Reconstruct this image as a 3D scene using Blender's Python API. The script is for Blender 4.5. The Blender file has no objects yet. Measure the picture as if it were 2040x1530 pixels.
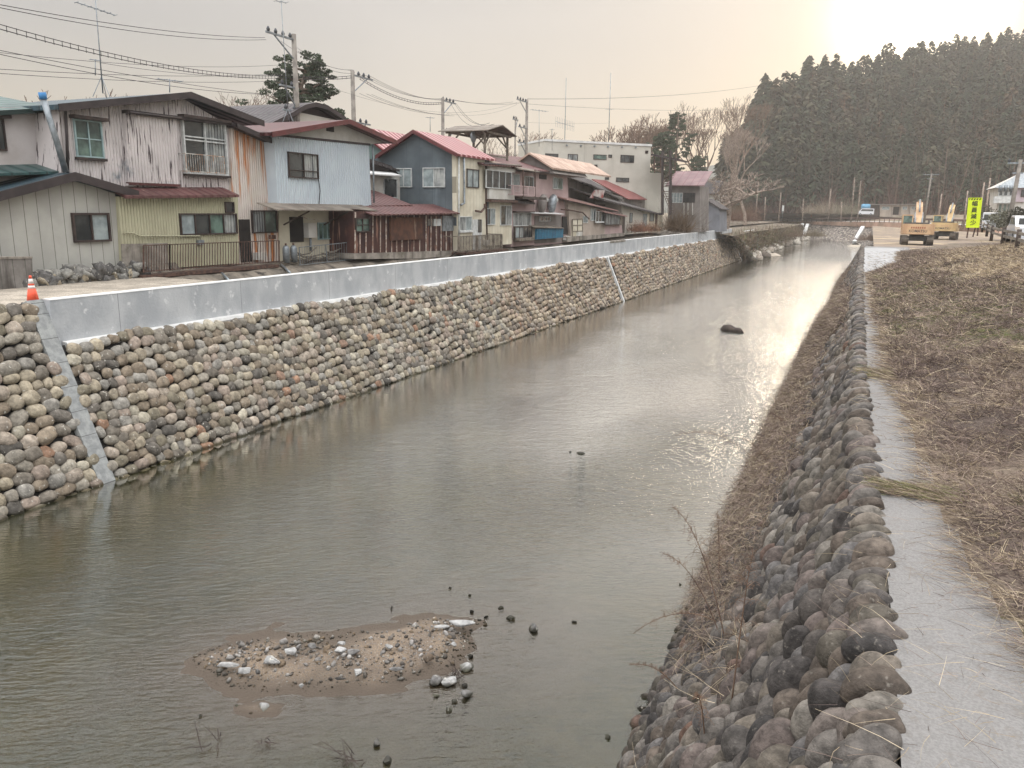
import bpy, bmesh, math, random
import numpy as np
from mathutils import Vector, Matrix
random.seed(7); RNG = np.random.default_rng(11)
SC = bpy.context.scene; COL = SC.collection
R = math.radians
# ------------------------------------------------------------------ camera
ZC = 7.22                      # eye height above the water
F_, PIT, YAW, ROLL = 1561.7, 0.21971, 0.41827, -0.01526
cam_d = bpy.data.cameras.new('camera'); cam = bpy.data.objects.new('camera', cam_d); COL.objects.link(cam)
cam_d.sensor_width = 36; cam_d.lens = F_/2040*36; cam_d.clip_start = .05; cam_d.clip_end = 3000
cam.matrix_world = Matrix.Translation((0, 0, ZC)) @ Matrix.Rotation(YAW, 4, 'Z') @ Matrix.Rotation(R(90)-PIT, 4, 'X') @ Matrix.Rotation(-ROLL, 4, 'Z')
SC.camera = cam
def ray(px, py):
    u = (px-1020)/F_; v = (765-py)/F_
    cr, sr = math.cos(ROLL), math.sin(ROLL)
    u, v = cr*u+sr*v, -sr*u+cr*v
    cp, sp = math.cos(PIT), math.sin(PIT)
    Y, z = cp+v*sp, -sp+v*cp
    c, s = math.cos(YAW), math.sin(YAW)
    return Vector((c*u-s*Y, s*u+c*Y, z))
def U(px, py, ax, val):        # a measured photo point -> world point on the plane x/y/z = val
    d = ray(px, py); i = 'xyz'.index(ax); o = (0, 0, ZC)[i]
    return Vector((0, 0, ZC)) + d*((val-o)/d[i])
def D(px, py, dist):           # world point at a horizontal distance
    d = ray(px, py); return Vector((0, 0, ZC)) + d*(dist/math.hypot(d.x, d.y))
# ------------------------------------------------------------------ light
sun_dir = ray(1838, 25).normalized()
SUN_EL = math.asin(sun_dir.z); SUN_AZ = math.atan2(sun_dir.x, sun_dir.y)
sl = bpy.data.lights.new('sun', 'SUN'); sl.energy = 1.1; sl.angle = R(12); sl.color = (1, .83, .62)
so = bpy.data.objects.new('sun', sl); COL.objects.link(so)
so.rotation_euler = (-sun_dir).to_track_quat('-Z', 'Y').to_euler()
W = bpy.data.worlds.new('World'); SC.world = W; W.use_nodes = True
nt = W.node_tree; nt.nodes.clear()
def nd(t, **k):
    n = nt.nodes.new(t)
    for a, b in k.items(): setattr(n, a, b)
    return n
def mth(op, a, b=None, c=None, clamp=False):
    n = nd('ShaderNodeMath', operation=op, use_clamp=clamp)
    for i, v in enumerate((a, b, c)):
        if v is None: continue
        if isinstance(v, (int, float)): n.inputs[i].default_value = v
        else: nt.links.new(v, n.inputs[i])
    return n.outputs[0]
sky = nd('ShaderNodeTexSky', sky_type='NISHITA', sun_disc=False); sky.sun_elevation = SUN_EL; sky.sun_rotation = SUN_AZ
sky.dust_density = 4; sky.air_density = 1.2
bg1 = nd('ShaderNodeBackground'); bg1.inputs[1].default_value = .08; nt.links.new(sky.outputs[0], bg1.inputs[0])
tc = nd('ShaderNodeTexCoord')
nrm = nd('ShaderNodeVectorMath', operation='NORMALIZE'); nt.links.new(tc.outputs['Generated'], nrm.inputs[0])
sep = nd('ShaderNodeSeparateXYZ'); nt.links.new(nrm.outputs[0], sep.inputs[0])
nz = nd('ShaderNodeTexNoise'); nz.inputs['Scale'].default_value = 1.6; nz.inputs['Detail'].default_value = 4
mp = nd('ShaderNodeMapping'); mp.inputs['Scale'].default_value = (1, 1, 4.5); nt.links.new(nrm.outputs[0], mp.inputs[0]); nt.links.new(mp.outputs[0], nz.inputs[0])
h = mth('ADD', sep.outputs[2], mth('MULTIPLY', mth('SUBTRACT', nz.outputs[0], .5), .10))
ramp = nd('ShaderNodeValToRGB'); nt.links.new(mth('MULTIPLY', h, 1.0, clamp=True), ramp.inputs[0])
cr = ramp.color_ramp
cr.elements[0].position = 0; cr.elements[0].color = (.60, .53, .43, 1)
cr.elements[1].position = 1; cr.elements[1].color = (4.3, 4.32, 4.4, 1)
for p_, c_ in ((.10, (.565, .515, .44, 1)), (.20, (.45, .44, .43, 1)), (.25, (.44, .44, .445, 1)), (.33, (.60, .605, .62, 1)), (.44, (.88, .885, .90, 1)), (.62, (2.3, 2.32, 2.36, 1))):  # upper stops raised above the view, added brightness for facades and water
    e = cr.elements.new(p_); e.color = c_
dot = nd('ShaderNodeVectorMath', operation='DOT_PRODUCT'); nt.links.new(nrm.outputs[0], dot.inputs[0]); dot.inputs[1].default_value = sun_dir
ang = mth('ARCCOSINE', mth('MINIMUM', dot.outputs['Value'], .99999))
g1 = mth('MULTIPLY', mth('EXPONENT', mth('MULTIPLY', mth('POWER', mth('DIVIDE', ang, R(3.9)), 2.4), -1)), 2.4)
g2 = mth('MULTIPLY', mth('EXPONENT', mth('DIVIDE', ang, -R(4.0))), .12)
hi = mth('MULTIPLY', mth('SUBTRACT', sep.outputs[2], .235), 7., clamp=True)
g3 = mth('MULTIPLY', mth('EXPONENT', mth('DIVIDE', ang, -R(30))), mth('ADD', .05, mth('MULTIPLY', hi, .98)))  # extra glow added, mostly above the view towards the sun, to brighten water
back = mth('MULTIPLY', mth('SUBTRACT', .25, dot.outputs['Value'], clamp=True), 1.25)   # extra brightness added to the unseen sky behind the camera, fills the facades
def vadd(a, b):
    n = nd('ShaderNodeVectorMath', operation='ADD'); nt.links.new(a, n.inputs[0]); nt.links.new(b, n.inputs[1]); return n.outputs[0]
def vsc(col, f):
    n = nd('ShaderNodeVectorMath', operation='SCALE'); n.inputs[0].default_value = col; nt.links.new(f, n.inputs['Scale']); return n.outputs[0]
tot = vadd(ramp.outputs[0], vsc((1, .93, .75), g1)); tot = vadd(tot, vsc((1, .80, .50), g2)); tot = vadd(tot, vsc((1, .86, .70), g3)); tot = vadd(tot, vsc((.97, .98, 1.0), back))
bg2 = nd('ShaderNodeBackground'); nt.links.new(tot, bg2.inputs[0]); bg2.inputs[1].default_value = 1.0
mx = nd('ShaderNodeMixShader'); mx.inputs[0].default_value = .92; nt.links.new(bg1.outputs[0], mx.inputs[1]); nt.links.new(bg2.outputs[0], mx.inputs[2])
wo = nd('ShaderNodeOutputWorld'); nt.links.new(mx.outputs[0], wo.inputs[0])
SC.view_settings.view_transform = 'Standard'; SC.view_settings.look = 'None'; SC.view_settings.exposure = 0; SC.view_settings.gamma = 1
SC.render.engine = 'CYCLES'
cy = SC.cycles; cy.max_bounces = 6; cy.diffuse_bounces = 2; cy.glossy_bounces = 3; cy.transparent_max_bounces = 12; cy.volume_bounces = 1; cy.caustics_reflective = False; cy.caustics_refractive = False
cy.use_denoising = True; cy.sample_clamp_indirect = 4
# ------------------------------------------------------------------ helpers
def lin(r, g=None, b=None):
    if g is None: g = b = r
    return tuple(((c/255)/12.92 if c/255 <= .04045 else ((c/255+.055)/1.055)**2.4) for c in (r, g, b))
def tag(o, label=None, cat=None, group=None, kind=None):
    if label: o['label'] = label
    if cat: o['category'] = cat
    if group: o['group'] = group
    if kind: o['kind'] = kind
    return o
def empty(name, loc, label=None, cat=None, group=None):
    o = bpy.data.objects.new(name, None); COL.objects.link(o); o.location = loc; o.empty_display_size = .2
    o['base'] = [float(c) for c in loc]
    return tag(o, label, cat, group)
def base_of(p):
    v = Vector((0, 0, 0))
    while p is not None: v += Vector(p.get('base', (0, 0, 0))); p = p.parent
    return v
class MB:
    """collects shapes in world coordinates, builds ONE mesh object"""
    def __init__(s): s.v = []; s.f = []; s.m = []; s.sm = []
    def add(s, vs, fs, mi=0, smooth=False):
        o = len(s.v); s.v += [tuple(v) for v in vs]; s.f += [tuple(i+o for i in f) for f in fs]; s.m += [mi]*len(fs); s.sm += [smooth]*len(fs)
    def box(s, a, b, mi=0):
        x0, x1 = sorted((a[0], b[0])); y0, y1 = sorted((a[1], b[1])); z0, z1 = sorted((a[2], b[2]))
        s.add([(x0,y0,z0),(x1,y0,z0),(x1,y1,z0),(x0,y1,z0),(x0,y0,z1),(x1,y0,z1),(x1,y1,z1),(x0,y1,z1)],
              [(0,3,2,1),(4,5,6,7),(0,1,5,4),(1,2,6,5),(2,3,7,6),(3,0,4,7)], mi)
    def prism(s, poly, vec, mi=0):
        n = len(poly); vec = Vector(vec); P = [Vector(p) for p in poly]
        nn = Vector((0,0,0))
        for i in range(n): nn += P[i].cross(P[(i+1) % n])
        if nn.dot(vec) > 0: P = P[::-1]
        s.add(P+[p+vec for p in P], [tuple(range(n)), tuple(range(2*n-1, n-1, -1))]+[(i, i+n, (i+1) % n+n, (i+1) % n) for i in range(n)], mi)
    def beam(s, a, b, w, hgt=None, up=(0,0,1), mi=0):
        a = Vector(a); b = Vector(b); d = (b-a).normalized(); up = Vector(up)
        sd = d.cross(up)
        if sd.length < 1e-3: sd = d.cross(Vector((1,0,0)))
        sd.normalize(); u2 = sd.cross(d); hgt = hgt or w
        q = [sd*w/2+u2*hgt/2, -sd*w/2+u2*hgt/2, -sd*w/2-u2*hgt/2, sd*w/2-u2*hgt/2]
        s.add([a+k for k in q]+[b+k for k in q], [(3,2,1,0),(4,5,6,7),(0,1,5,4),(1,2,6,5),(2,3,7,6),(3,0,4,7)], mi)
    def tube(s, pts, r, n=6, mi=0, cap=True):
        pts = [Vector(p) for p in pts]; rs = r if hasattr(r, '__len__') else [r]*len(pts)
        vs = []; ref = Vector((0, 0, 1))
        for i, p in enumerate(pts):
            d = (pts[min(i+1, len(pts)-1)]-pts[max(i-1, 0)]).normalized()
            if abs(d.dot(ref)) > .95: ref = Vector((1, 0, 0)) if abs(d.z) > .9 else Vector((0, 0, 1))
            a = d.cross(ref).normalized(); b = d.cross(a)
            for k in range(n):
                t = 2*math.pi*k/n; vs.append(p+(a*math.cos(t)+b*math.sin(t))*rs[i])
        fs = []
        for i in range(len(pts)-1):
            for k in range(n): fs.append((i*n+k, i*n+(k+1) % n, (i+1)*n+(k+1) % n, (i+1)*n+k))
        if cap: fs += [tuple(range(n-1, -1, -1)), tuple(range((len(pts)-1)*n, len(pts)*n))]
        s.add(vs, fs, mi, n > 4)
    def ball(s, c, rad, n=8, m=6, mi=0):
        rad = rad if hasattr(rad, '__len__') else (rad,)*3; vs = []; fs = []
        for i in range(m+1):
            th = math.pi*i/m
            for k in range(n):
                ph = 2*math.pi*k/n; vs.append((c[0]+rad[0]*math.sin(th)*math.cos(ph), c[1]+rad[1]*math.sin(th)*math.sin(ph), c[2]+rad[2]*math.cos(th)))
        for i in range(m):
            for k in range(n): fs.append((i*n+k, (i+1)*n+k, (i+1)*n+(k+1) % n, i*n+(k+1) % n))
        s.add(vs, fs, mi, True)
    def pbox(s, pl, u0, v0, n0, u1, v1, n1, mi=0):
        if u0 > u1: u0, u1 = u1, u0
        if v0 > v1: v0, v1 = v1, v0
        if n0 > n1: n0, n1 = n1, n0
        c = [pp(pl, u, v, n) for n in (n0, n1) for u, v in ((u0, v0), (u1, v0), (u1, v1), (u0, v1))]
        s.add(c, [(0,3,2,1),(4,5,6,7),(0,1,5,4),(1,2,6,5),(2,3,7,6),(3,0,4,7)], mi)
    def build(s, name, mats, parent=None, **tg):
        if not isinstance(mats, (list, tuple)): mats = [mats]
        b = base_of(parent)
        me = bpy.data.meshes.new(name)
        me.from_pydata([(v[0]-b.x, v[1]-b.y, v[2]-b.z) for v in s.v], [], s.f)
        for m_ in mats: me.materials.append(m_)
        me.polygons.foreach_set('material_index', s.m); me.polygons.foreach_set('use_smooth', s.sm)
        o = bpy.data.objects.new(name, me); COL.objects.link(o)
        if parent is not None: o.parent = parent
        return tag(o, **tg)
def np_mesh(name, V, Fq, mat_, cols=None, smooth=False, parent=None, **tg):
    """V (n,3), Fq (m,k) faces of equal size"""
    V = np.asarray(V, dtype=np.float32); Fq = np.asarray(Fq, dtype=np.int32); k = Fq.shape[1]
    b = base_of(parent); V = V-np.array(b, dtype=np.float32)
    me = bpy.data.meshes.new(name); me.vertices.add(len(V)); me.vertices.foreach_set('co', V.ravel())
    me.loops.add(Fq.size); me.loops.foreach_set('vertex_index', Fq.ravel())
    me.polygons.add(len(Fq)); me.polygons.foreach_set('loop_start', np.arange(0, Fq.size, k, dtype=np.int32))
    if smooth: me.polygons.foreach_set('use_smooth', np.ones(len(Fq), dtype=bool))
    me.update(calc_edges=True)
    if cols is not None:
        a = me.color_attributes.new('Col', 'FLOAT_COLOR', 'POINT'); c = np.ones((len(V), 4), dtype=np.float32); c[:, :3] = cols; a.data.foreach_set('color', c.ravel())
    me.materials.append(mat_)
    o = bpy.data.objects.new(name, me); COL.objects.link(o)
    if parent is not None: o.parent = parent
    return tag(o, **tg)
def copy_tree(o, parent=None):
    c = o.copy(); COL.objects.link(c)
    if parent is not None: c.parent = parent
    for ch in [x for x in o.children]: copy_tree(ch, c)
    return c
# ------------------------------------------------------------------ materials
class NT:
    def __init__(s, name):
        s.m = bpy.data.materials.new(name); s.m.use_nodes = True; s.t = s.m.node_tree
        s.b = s.t.nodes['Principled BSDF']; s.o = s.t.nodes['Material Output']; s._tc = None
    def n(s, t, **k):
        x = s.t.nodes.new(t)
        for a, b in k.items(): setattr(x, a, b)
        return x
    def l(s, a, b): s.t.links.new(a, b)
    def set(s, inp, v):
        if hasattr(v, 'is_linked') or isinstance(v, bpy.types.NodeSocket): s.l(v, inp)
        elif isinstance(v, (tuple, list)) and len(v) == 3 and inp.type == 'RGBA': inp.default_value = (*v, 1)
        else: inp.default_value = v
    def tc(s):
        if s._tc is None: s._tc = s.n('ShaderNodeTexCoord').outputs['Object']
        return s._tc
    def math(s, op, a, b=None, clamp=False):
        x = s.n('ShaderNodeMath', operation=op, use_clamp=clamp); s.set(x.inputs[0], a)
        if b is not None: s.set(x.inputs[1], b)
        return x.outputs[0]
    def noise(s, scale, stretch=(1,1,1), detail=4, rough=.55, vec=None):
        mp_ = s.n('ShaderNodeMapping'); mp_.inputs['Scale'].default_value = stretch; s.l(vec or s.tc(), mp_.inputs[0])
        x = s.n('ShaderNodeTexNoise'); x.inputs['Scale'].default_value = scale; x.inputs['Detail'].default_value = detail; x.inputs['Roughness'].default_value = rough
        s.l(mp_.outputs[0], x.inputs['Vector']); return x.outputs['Fac']
    def ss(s, v, a, b):
        x = s.n('ShaderNodeMapRange', interpolation_type='SMOOTHSTEP'); x.inputs['From Min'].default_value = a; x.inputs['From Max'].default_value = b; s.l(v, x.inputs['Value']); return x.outputs[0]
    def mix(s, f, a, b, mode='MIX'):
        x = s.n('ShaderNodeMix', data_type='RGBA', blend_type=mode); s.set(x.inputs[0], f); s.set(x.inputs[6], a); s.set(x.inputs[7], b); return x.outputs[2]
    def bump(s, hgt, dist=.02, strength=1., nrm=None):
        x = s.n('ShaderNodeBump'); x.inputs['Strength'].default_value = strength; x.inputs['Distance'].default_value = dist; s.l(hgt, x.inputs['Height'])
        if nrm is not None: s.l(nrm, x.inputs['Normal'])
        return x.outputs[0]
def mat(name, col, col2=None, sc=1.5, rough=.8, metal=0, spec=.35, streak=None, spots=None, ridge=None, seam=None, bump=None, stretch=(1,1,1), coat=0):
    """col/col2 blotchy mix; streak=(colour, hfreq, lo, hi) vertical runs; spots=(colour, scale, lo, hi); ridge=(axis, pitch, height);
       seam=(axis, pitch, width, colour); bump=(scale, dist)"""
    k = NT(name); c = col
    if col2 is not None: c = k.mix(k.ss(k.noise(sc, stretch), .36, .64), col, col2)
    if streak:
        cs, hf, lo, hi = streak; c = k.mix(k.ss(k.noise(1., (hf, hf, hf*.09), 5, .6), lo, hi), c, cs)
    if spots:
        cs, s_, lo, hi = spots; c = k.mix(k.ss(k.noise(s_, detail=6, rough=.65), lo, hi), c, cs)
    xyz = k.n('ShaderNodeSeparateXYZ'); k.l(k.tc(), xyz.inputs[0]); nrm_ = None
    def co(ax): return xyz.outputs['xyz'.index(ax)]
    if seam:
        ax, p, w, cs = seam; fr = k.math('FRACT', k.math('MULTIPLY', co(ax), 1/p)); c = k.mix(k.math('LESS_THAN', fr, w/p), c, cs)
    if ridge:
        ax, p, hh = ridge; nrm_ = k.bump(k.math('SINE', k.math('MULTIPLY', co(ax), 2*math.pi/p)), hh)
    if bump: nrm_ = k.bump(k.noise(bump[0], detail=5), bump[1], nrm=nrm_)
    if nrm_ is not None: k.l(nrm_, k.b.inputs['Normal'])
    k.set(k.b.inputs['Base Color'], c); k.b.inputs['Roughness'].default_value = rough; k.b.inputs['Metallic'].default_value = metal
    k.b.inputs['Specular IOR Level'].default_value = spec
    if coat: k.b.inputs['Coat Weight'].default_value = coat
    return k.m
def vmat(name, rough=.85, nscale=6, namt=.35, bump=None, spec=.3, fleck=None, wet=False):
    """colour from the mesh attribute, broken up by noise"""
    k = NT(name); a = k.n('ShaderNodeAttribute', attribute_name='Col')
    c = k.mix(k.ss(k.noise(nscale, detail=7, rough=.62), .28, .72), (1-namt,)*3, (1+namt,)*3); c = k.mix(1., a.outputs['Color'], c, 'MULTIPLY')
    if wet:
        gz_ = k.n('ShaderNodeNewGeometry'); sz_ = k.n('ShaderNodeSeparateXYZ'); k.l(gz_.outputs['Position'], sz_.inputs[0]); c = k.mix(k.ss(k.math('ADD', sz_.outputs[2], k.math('MULTIPLY', k.noise(1.3), .14)), .19, .09), c, k.mix(1., c, lin(132,130,112), 'MULTIPLY'))
    if fleck: c = k.mix(k.ss(k.noise(fleck[1], detail=3), fleck[2], fleck[3]), c, fleck[0])
    k.set(k.b.inputs['Base Color'], c); k.b.inputs['Roughness'].default_value = rough; k.b.inputs['Specular IOR Level'].default_value = spec
    if bump: k.l(k.bump(k.noise(bump[0], detail=6), bump[1]), k.b.inputs['Normal'])
    return k.m
M = {}
M['concrete_new'] = mat('new_concrete', lin(186,188,189), lin(164,167,170), 1.1, .85, streak=(lin(160,163,166), .8, .52, .8), spots=(lin(206,207,207), 2.2, .60, .68), bump=(14, .012), seam=('y', 4.9, .018, lin(120,122,125)), stretch=(1,1,.6))
M['concrete_cap'] = mat('pale_concrete', lin(205,205,203), lin(188,188,186), 2, .8, bump=(20, .006))
M['concrete_beam'] = mat('rough_concrete_beam', lin(150,152,150), lin(128,130,130), 5, .85, bump=(14, .02), seam=('z', .62, .014, lin(85,85,85)))
M['concrete_old'] = mat('old_stained_concrete', lin(150,143,134), lin(112,106,98), 1.1, .9, streak=(lin(78,72,66), 2.2, .5, .72), spots=(lin(96,92,78), 1.5, .55, .72), bump=(5, .05))
M['concrete_dark'] = mat('dark_wet_concrete', lin(92,86,78), lin(124,115,103), .9, .85, streak=(lin(52,48,44), 2.5, .48, .7), bump=(4, .06))
M['path'] = mat('path_concrete', lin(130,128,126), lin(118,116,114), 55, 1.0, spec=0.05, spots=(lin(116,111,106), 7, .56, .72), bump=(70, .012))
M['gravel_yard'] = mat('yard_gravel', lin(170,160,146), lin(140,132,120), 1.3, .95, spots=(lin(112,106,98), 22, .52, .6), bump=(30, .03))
M['mortar'] = mat('dark_mortar', lin(50,48,46), lin(32,31,31), 3, .95, bump=(12, .03))
M['stone'] = vmat('river_cobble', .85, 7, .38, (22, .025), .22, (lin(178,174,164), 11, .62, .72), True)
M['stone_near'] = vmat('weathered_cobble', .8, 9, .5, (34, .016), .25, (lin(118,112,104), 16, .60, .76), True)
M['asphalt'] = mat('asphalt', lin(118,116,115), lin(100,98,98), 2, .9, bump=(60, .01))
M['soil'] = mat('bare_soil', lin(130,116,102), lin(106,94,84), .5, .95, spots=(lin(165,148,120), .25, .5, .62), bump=(3, .12))
M['brown_iron'] = mat('rusty_brown_iron', lin(62,46,42), lin(92,70,60), 6, .8, bump=(30, .006))
M['white_iron'] = mat('painted_iron', lin(190,190,185), lin(150,120,100), 5, .7)
M['dark_wood'] = mat('dark_weathered_wood', lin(74,64,58), lin(52,44,40), 4, .85, stretch=(1,1,.3))
M['grey_wood'] = mat('grey_weathered_wood', lin(124,116,104), lin(92,84,76), 4, .9)
M['glass'] = mat('window_glass', (.02,.024,.026), (.05,.055,.055), 1.2, .08, spec=.6)
M['glass_pale'] = mat('frosted_glass', lin(150,160,160), lin(118,128,130), 2, .2, spec=.5)
M['curtain'] = mat('curtain_behind_glass', lin(168,170,166), lin(120,124,124), 1, .25, spec=.5, ridge=('y', .16, .03), streak=(lin(90,94,96), 6, .48, .66))
M['glass_green'] = mat('greenish_glass', lin(98,120,110), lin(52,66,64), 1.5, .12, spec=.5)
M['frame_white'] = mat('white_frame', lin(196,198,196), lin(170,172,170), 4, .6)
M['frame_dark'] = mat('dark_frame', lin(48,40,38), lin(64,52,48), 4, .6)
M['frame_teal'] = mat('pale_teal_frame', lin(150,172,172), lin(128,148,150), 4, .6)
M['void'] = mat('dark_interior', lin(26,24,24), lin(40,36,34), 2, .9)
M['steel'] = mat('galvanised_steel', lin(140,146,150), lin(112,118,122), 4, .45, .5)
M['pole_conc'] = mat('pole_concrete', lin(128,122,114), lin(104,98,92), 3, .85)
M['wire'] = mat('cable_black', lin(44,42,44), None, rough=.7)
M['insul'] = mat('insulator_grey', lin(64,68,72), lin(40,42,46), 8, .5)
M['bark'] = mat('grey_bark', lin(118,104,92), lin(84,72,64), 3, .95, stretch=(1,1,.3), bump=(12,.03))
M['bark_pale'] = mat('pale_bark', lin(150,136,124), lin(112,98,88), 3, .95)
M['twig'] = mat('fine_twigs', lin(112,90,74), lin(88,70,60), 2, .95)
# ================================================================== RIVER, BED, WALLS
def sdf_poly(P, X, Y):
    """signed distance to polygon, positive inside"""
    d = np.full(X.shape, 1e9); ins = np.zeros(X.shape, bool); n = len(P)
    for i in range(n):
        ax, ay = P[i]; bx, by = P[(i+1) % n]; ex, ey = bx-ax, by-ay
        t = np.clip(((X-ax)*ex+(Y-ay)*ey)/(ex*ex+ey*ey), 0, 1); d = np.minimum(d, np.hypot(X-ax-t*ex, Y-ay-t*ey))
        c = ((ay > Y) != (by > Y)) & (X < (bx-ax)*(Y-ay)/((by-ay) if by != ay else 1e-9)+ax); ins ^= c
    return np.where(ins, d, -d)
def fbm(X, Y, s, seed=0, o=4):
    r = np.random.default_rng(seed); z = np.zeros(np.shape(X)); a = 1.
    for _ in range(o):
        for _k in range(3):
            th, ph = r.uniform(0, 6.28, 2); z = z+a*np.sin((X*math.cos(th)+Y*math.sin(th))*s*r.uniform(.8, 1.25)+ph)/3
        s *= 2.1; a *= .5
    return z
def gz(pts, z=0.): return [tuple(U(px, py, 'z', z)[:2]) for px, py in pts]
BAR = gz([(372,1318),(410,1292),(470,1278),(560,1266),(700,1246),(800,1238),(900,1232),(975,1232),(985,1244),(962,1262),(955,1296),(930,1325),(880,1340),(830,1358),(770,1374),(700,1388),(640,1392),(560,1386),(480,1388),(425,1372),(392,1345)])
SHOAL = gz([(120,1300),(330,1200),(560,1180),(760,1165),(960,1190),(1090,1215),(1030,1300),(930,1400),(760,1440),(620,1560),(200,1620),(60,1450)])
SMALL = gz([(468,1408),(520,1398),(560,1405),(552,1425),(500,1430),(465,1420)])
def bed_h(X, Y):
    d = sdf_poly(BAR, X, Y); e = sdf_poly(SHOAL, X, Y); s = sdf_poly(SMALL, X, Y)
    n = fbm(X, Y, 2.2, 3); f = fbm(X, Y, 9., 5, 3)
    z = -.62+.16*fbm(X, Y, .5, 9)+.10*n
    sh = 1/(1+np.exp(-(e-.1+.5*n)/.45)); z = z*(1-sh)+sh*(-.075+.045*n)
    z = np.maximum(z, np.where(d > 0, .005+.14*(1-np.exp(-d*1.1)), d*.07)+.026*n+.012*f)
    z = np.maximum(z, np.where(s > 0, .01+s*.25, s*.2)+.01*n)
    return z
gx = np.arange(-17.6, -2.2, .075); gy = np.arange(3., 21., .075)
GX, GY = np.meshgrid(gx, gy); GZ = bed_h(GX, GY)
def grid_faces(nx, ny):
    i = np.arange(nx-1)[None, :]+np.arange(ny-1)[:, None]*nx; i = i.ravel()
    return np.stack([i, i+1, i+1+nx, i+nx], 1)
k = NT('river_bed_sand')
geo = k.n('ShaderNodeNewGeometry'); sp = k.n('ShaderNodeSeparateXYZ'); k.l(geo.outputs['Position'], sp.inputs[0])
sand = k.mix(k.ss(k.noise(1.1), .4, .62), lin(118,102,84), lin(98,84,70)); sand = k.mix(k.ss(k.noise(38, detail=3), .50, .60), sand, lin(92,84,78)); sand = k.mix(k.ss(k.noise(55, detail=2), .60, .66), sand, lin(140,134,124))
silt = k.mix(k.ss(k.noise(.9), .42, .6), lin(92,82,58), lin(66,66,46))
silt = k.mix(k.ss(k.noise(3.2, detail=6), .55, .70), silt, lin(40,46,38))
wet = k.mix(k.ss(k.math('ADD', sp.outputs[2], k.math('MULTIPLY', k.noise(2.2), .05)), .045, .12), lin(74,64,54), sand); k.set(k.b.inputs['Base Color'], k.mix(k.ss(sp.outputs[2], -.22, -.02), silt, wet)); k.b.inputs['Roughness'].default_value = .9
k.l(k.bump(k.noise(26, detail=5), .03), k.b.inputs['Normal'])
M['bed'] = k.m
np_mesh('river_bed', np.stack([GX.ravel(), GY.ravel(), GZ.ravel()], 1), grid_faces(len(gx), len(gy)), M['bed'], smooth=True, kind='structure')
m = MB()
for a, b in (((-60,-40),(60,3)), ((-60,21),(60,520)), ((-60,3),(-17.6,21)), ((-2.2,3),(60,21))):
    m.add([(a[0],a[1],-.62),(b[0],a[1],-.62),(b[0],b[1],-.62),(a[0],b[1],-.62)], [(0,1,2,3)])
m.build('deep_river_bed', M['bed'], kind='structure')
# water: murk grows with the depth of the water column (vertex attribute = depth)
k = NT('river_water'); k.t.nodes.remove(k.b)
at = k.n('ShaderNodeAttribute', attribute_name='Col'); sp = k.n('ShaderNodeSeparateColor'); k.l(at.outputs['Color'], sp.inputs[0])
murk = k.math('SUBTRACT', 1., k.math('EXPONENT', k.math('MULTIPLY', sp.outputs[0], -3.6)))
geo = k.n('ShaderNodeNewGeometry'); P_ = geo.outputs['Position']
mr = k.n('ShaderNodeMapping'); mr.inputs['Rotation'].default_value = (0, 0, -YAW-.12); k.l(P_, mr.inputs[0]); PR_ = mr.outputs[0]
w1 = k.noise(8.5, (.42, 1.3, 1), 3, .5, PR_); w2 = k.noise(2.6, (.5, 1.2, 1), 3, .5, PR_); w3 = k.noise(24., (.5, 1.2, 1), 2, .5, PR_)
calm = k.ss(k.noise(.10, (1.2, .5, 1), 2, .5, P_), .38, .60)        # patches of smoother and more ruffled water
amp = k.math('ADD', .06, k.math('MULTIPLY', calm, 1.3))
px_ = k.n('ShaderNodeSeparateXYZ'); k.l(P_, px_.inputs[0])
lee = k.ss(k.math('ADD', px_.outputs[0], k.math('MULTIPLY', k.noise(.25, vec=P_), 5.)), -13.5, -5.5)                              # smooth strip in the lee of the left wall
dist = k.ss(px_.outputs[1], 12, 70); amp = k.math('ADD', k.math('MULTIPLY', amp, k.math('SUBTRACT', 1., dist)), k.math('MULTIPLY', dist, 1.1)); amp = k.math('MULTIPLY', amp, k.math('ADD', .12, k.math('MULTIPLY', lee, .88)))
amp = k.math('MULTIPLY', amp, k.math('ADD', .32, k.math('MULTIPLY', k.ss(sp.outputs[0], .05, .45), .68)))
hh = k.math('ADD', k.math('MULTIPLY', w1, 1.), k.math('ADD', k.math('MULTIPLY', w2, .9), k.math('MULTIPLY', w3, .30)))
nn = k.bump(k.math('MULTIPLY', hh, amp), .058)
fr = k.n('ShaderNodeFresnel'); fr.inputs['IOR'].default_value = 1.36; k.l(nn, fr.inputs['Normal'])
gl = k.n('ShaderNodeBsdfGlossy'); gl.inputs['Roughness'].default_value = .035; k.l(nn, gl.inputs['Normal']); gl.inputs['Color'].default_value = (1, 1, 1, 1)
df = k.n('ShaderNodeBsdfDiffuse'); k.set(df.inputs['Color'], k.mix(k.ss(k.noise(.35, vec=P_), .35, .65), lin(46,46,20), lin(36,39,25)))
tr = k.n('ShaderNodeBsdfTransparent'); tr.inputs['Color'].default_value = (.84, .82, .72, 1)
m1 = k.n('ShaderNodeMixShader'); k.l(murk, m1.inputs[0]); k.l(tr.outputs[0], m1.inputs[1]); k.l(df.outputs[0], m1.inputs[2])
m2 = k.n('ShaderNodeMixShader'); k.l(k.math('MINIMUM', k.math('MULTIPLY', k.math('POWER', fr.outputs[0], 1.50), 8.6), .88), m2.inputs[0]); k.l(m1.outputs[0], m2.inputs[1]); k.l(gl.outputs[0], m2.inputs[2])
k.l(m2.outputs[0], k.o.inputs['Surface']); M['water'] = k.m
wx = np.concatenate([[-60, -30], gx, [-1, 10, 60]]); wy = np.concatenate([[-40, -5], gy, [30, 60, 120, 240, 520]])
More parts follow.
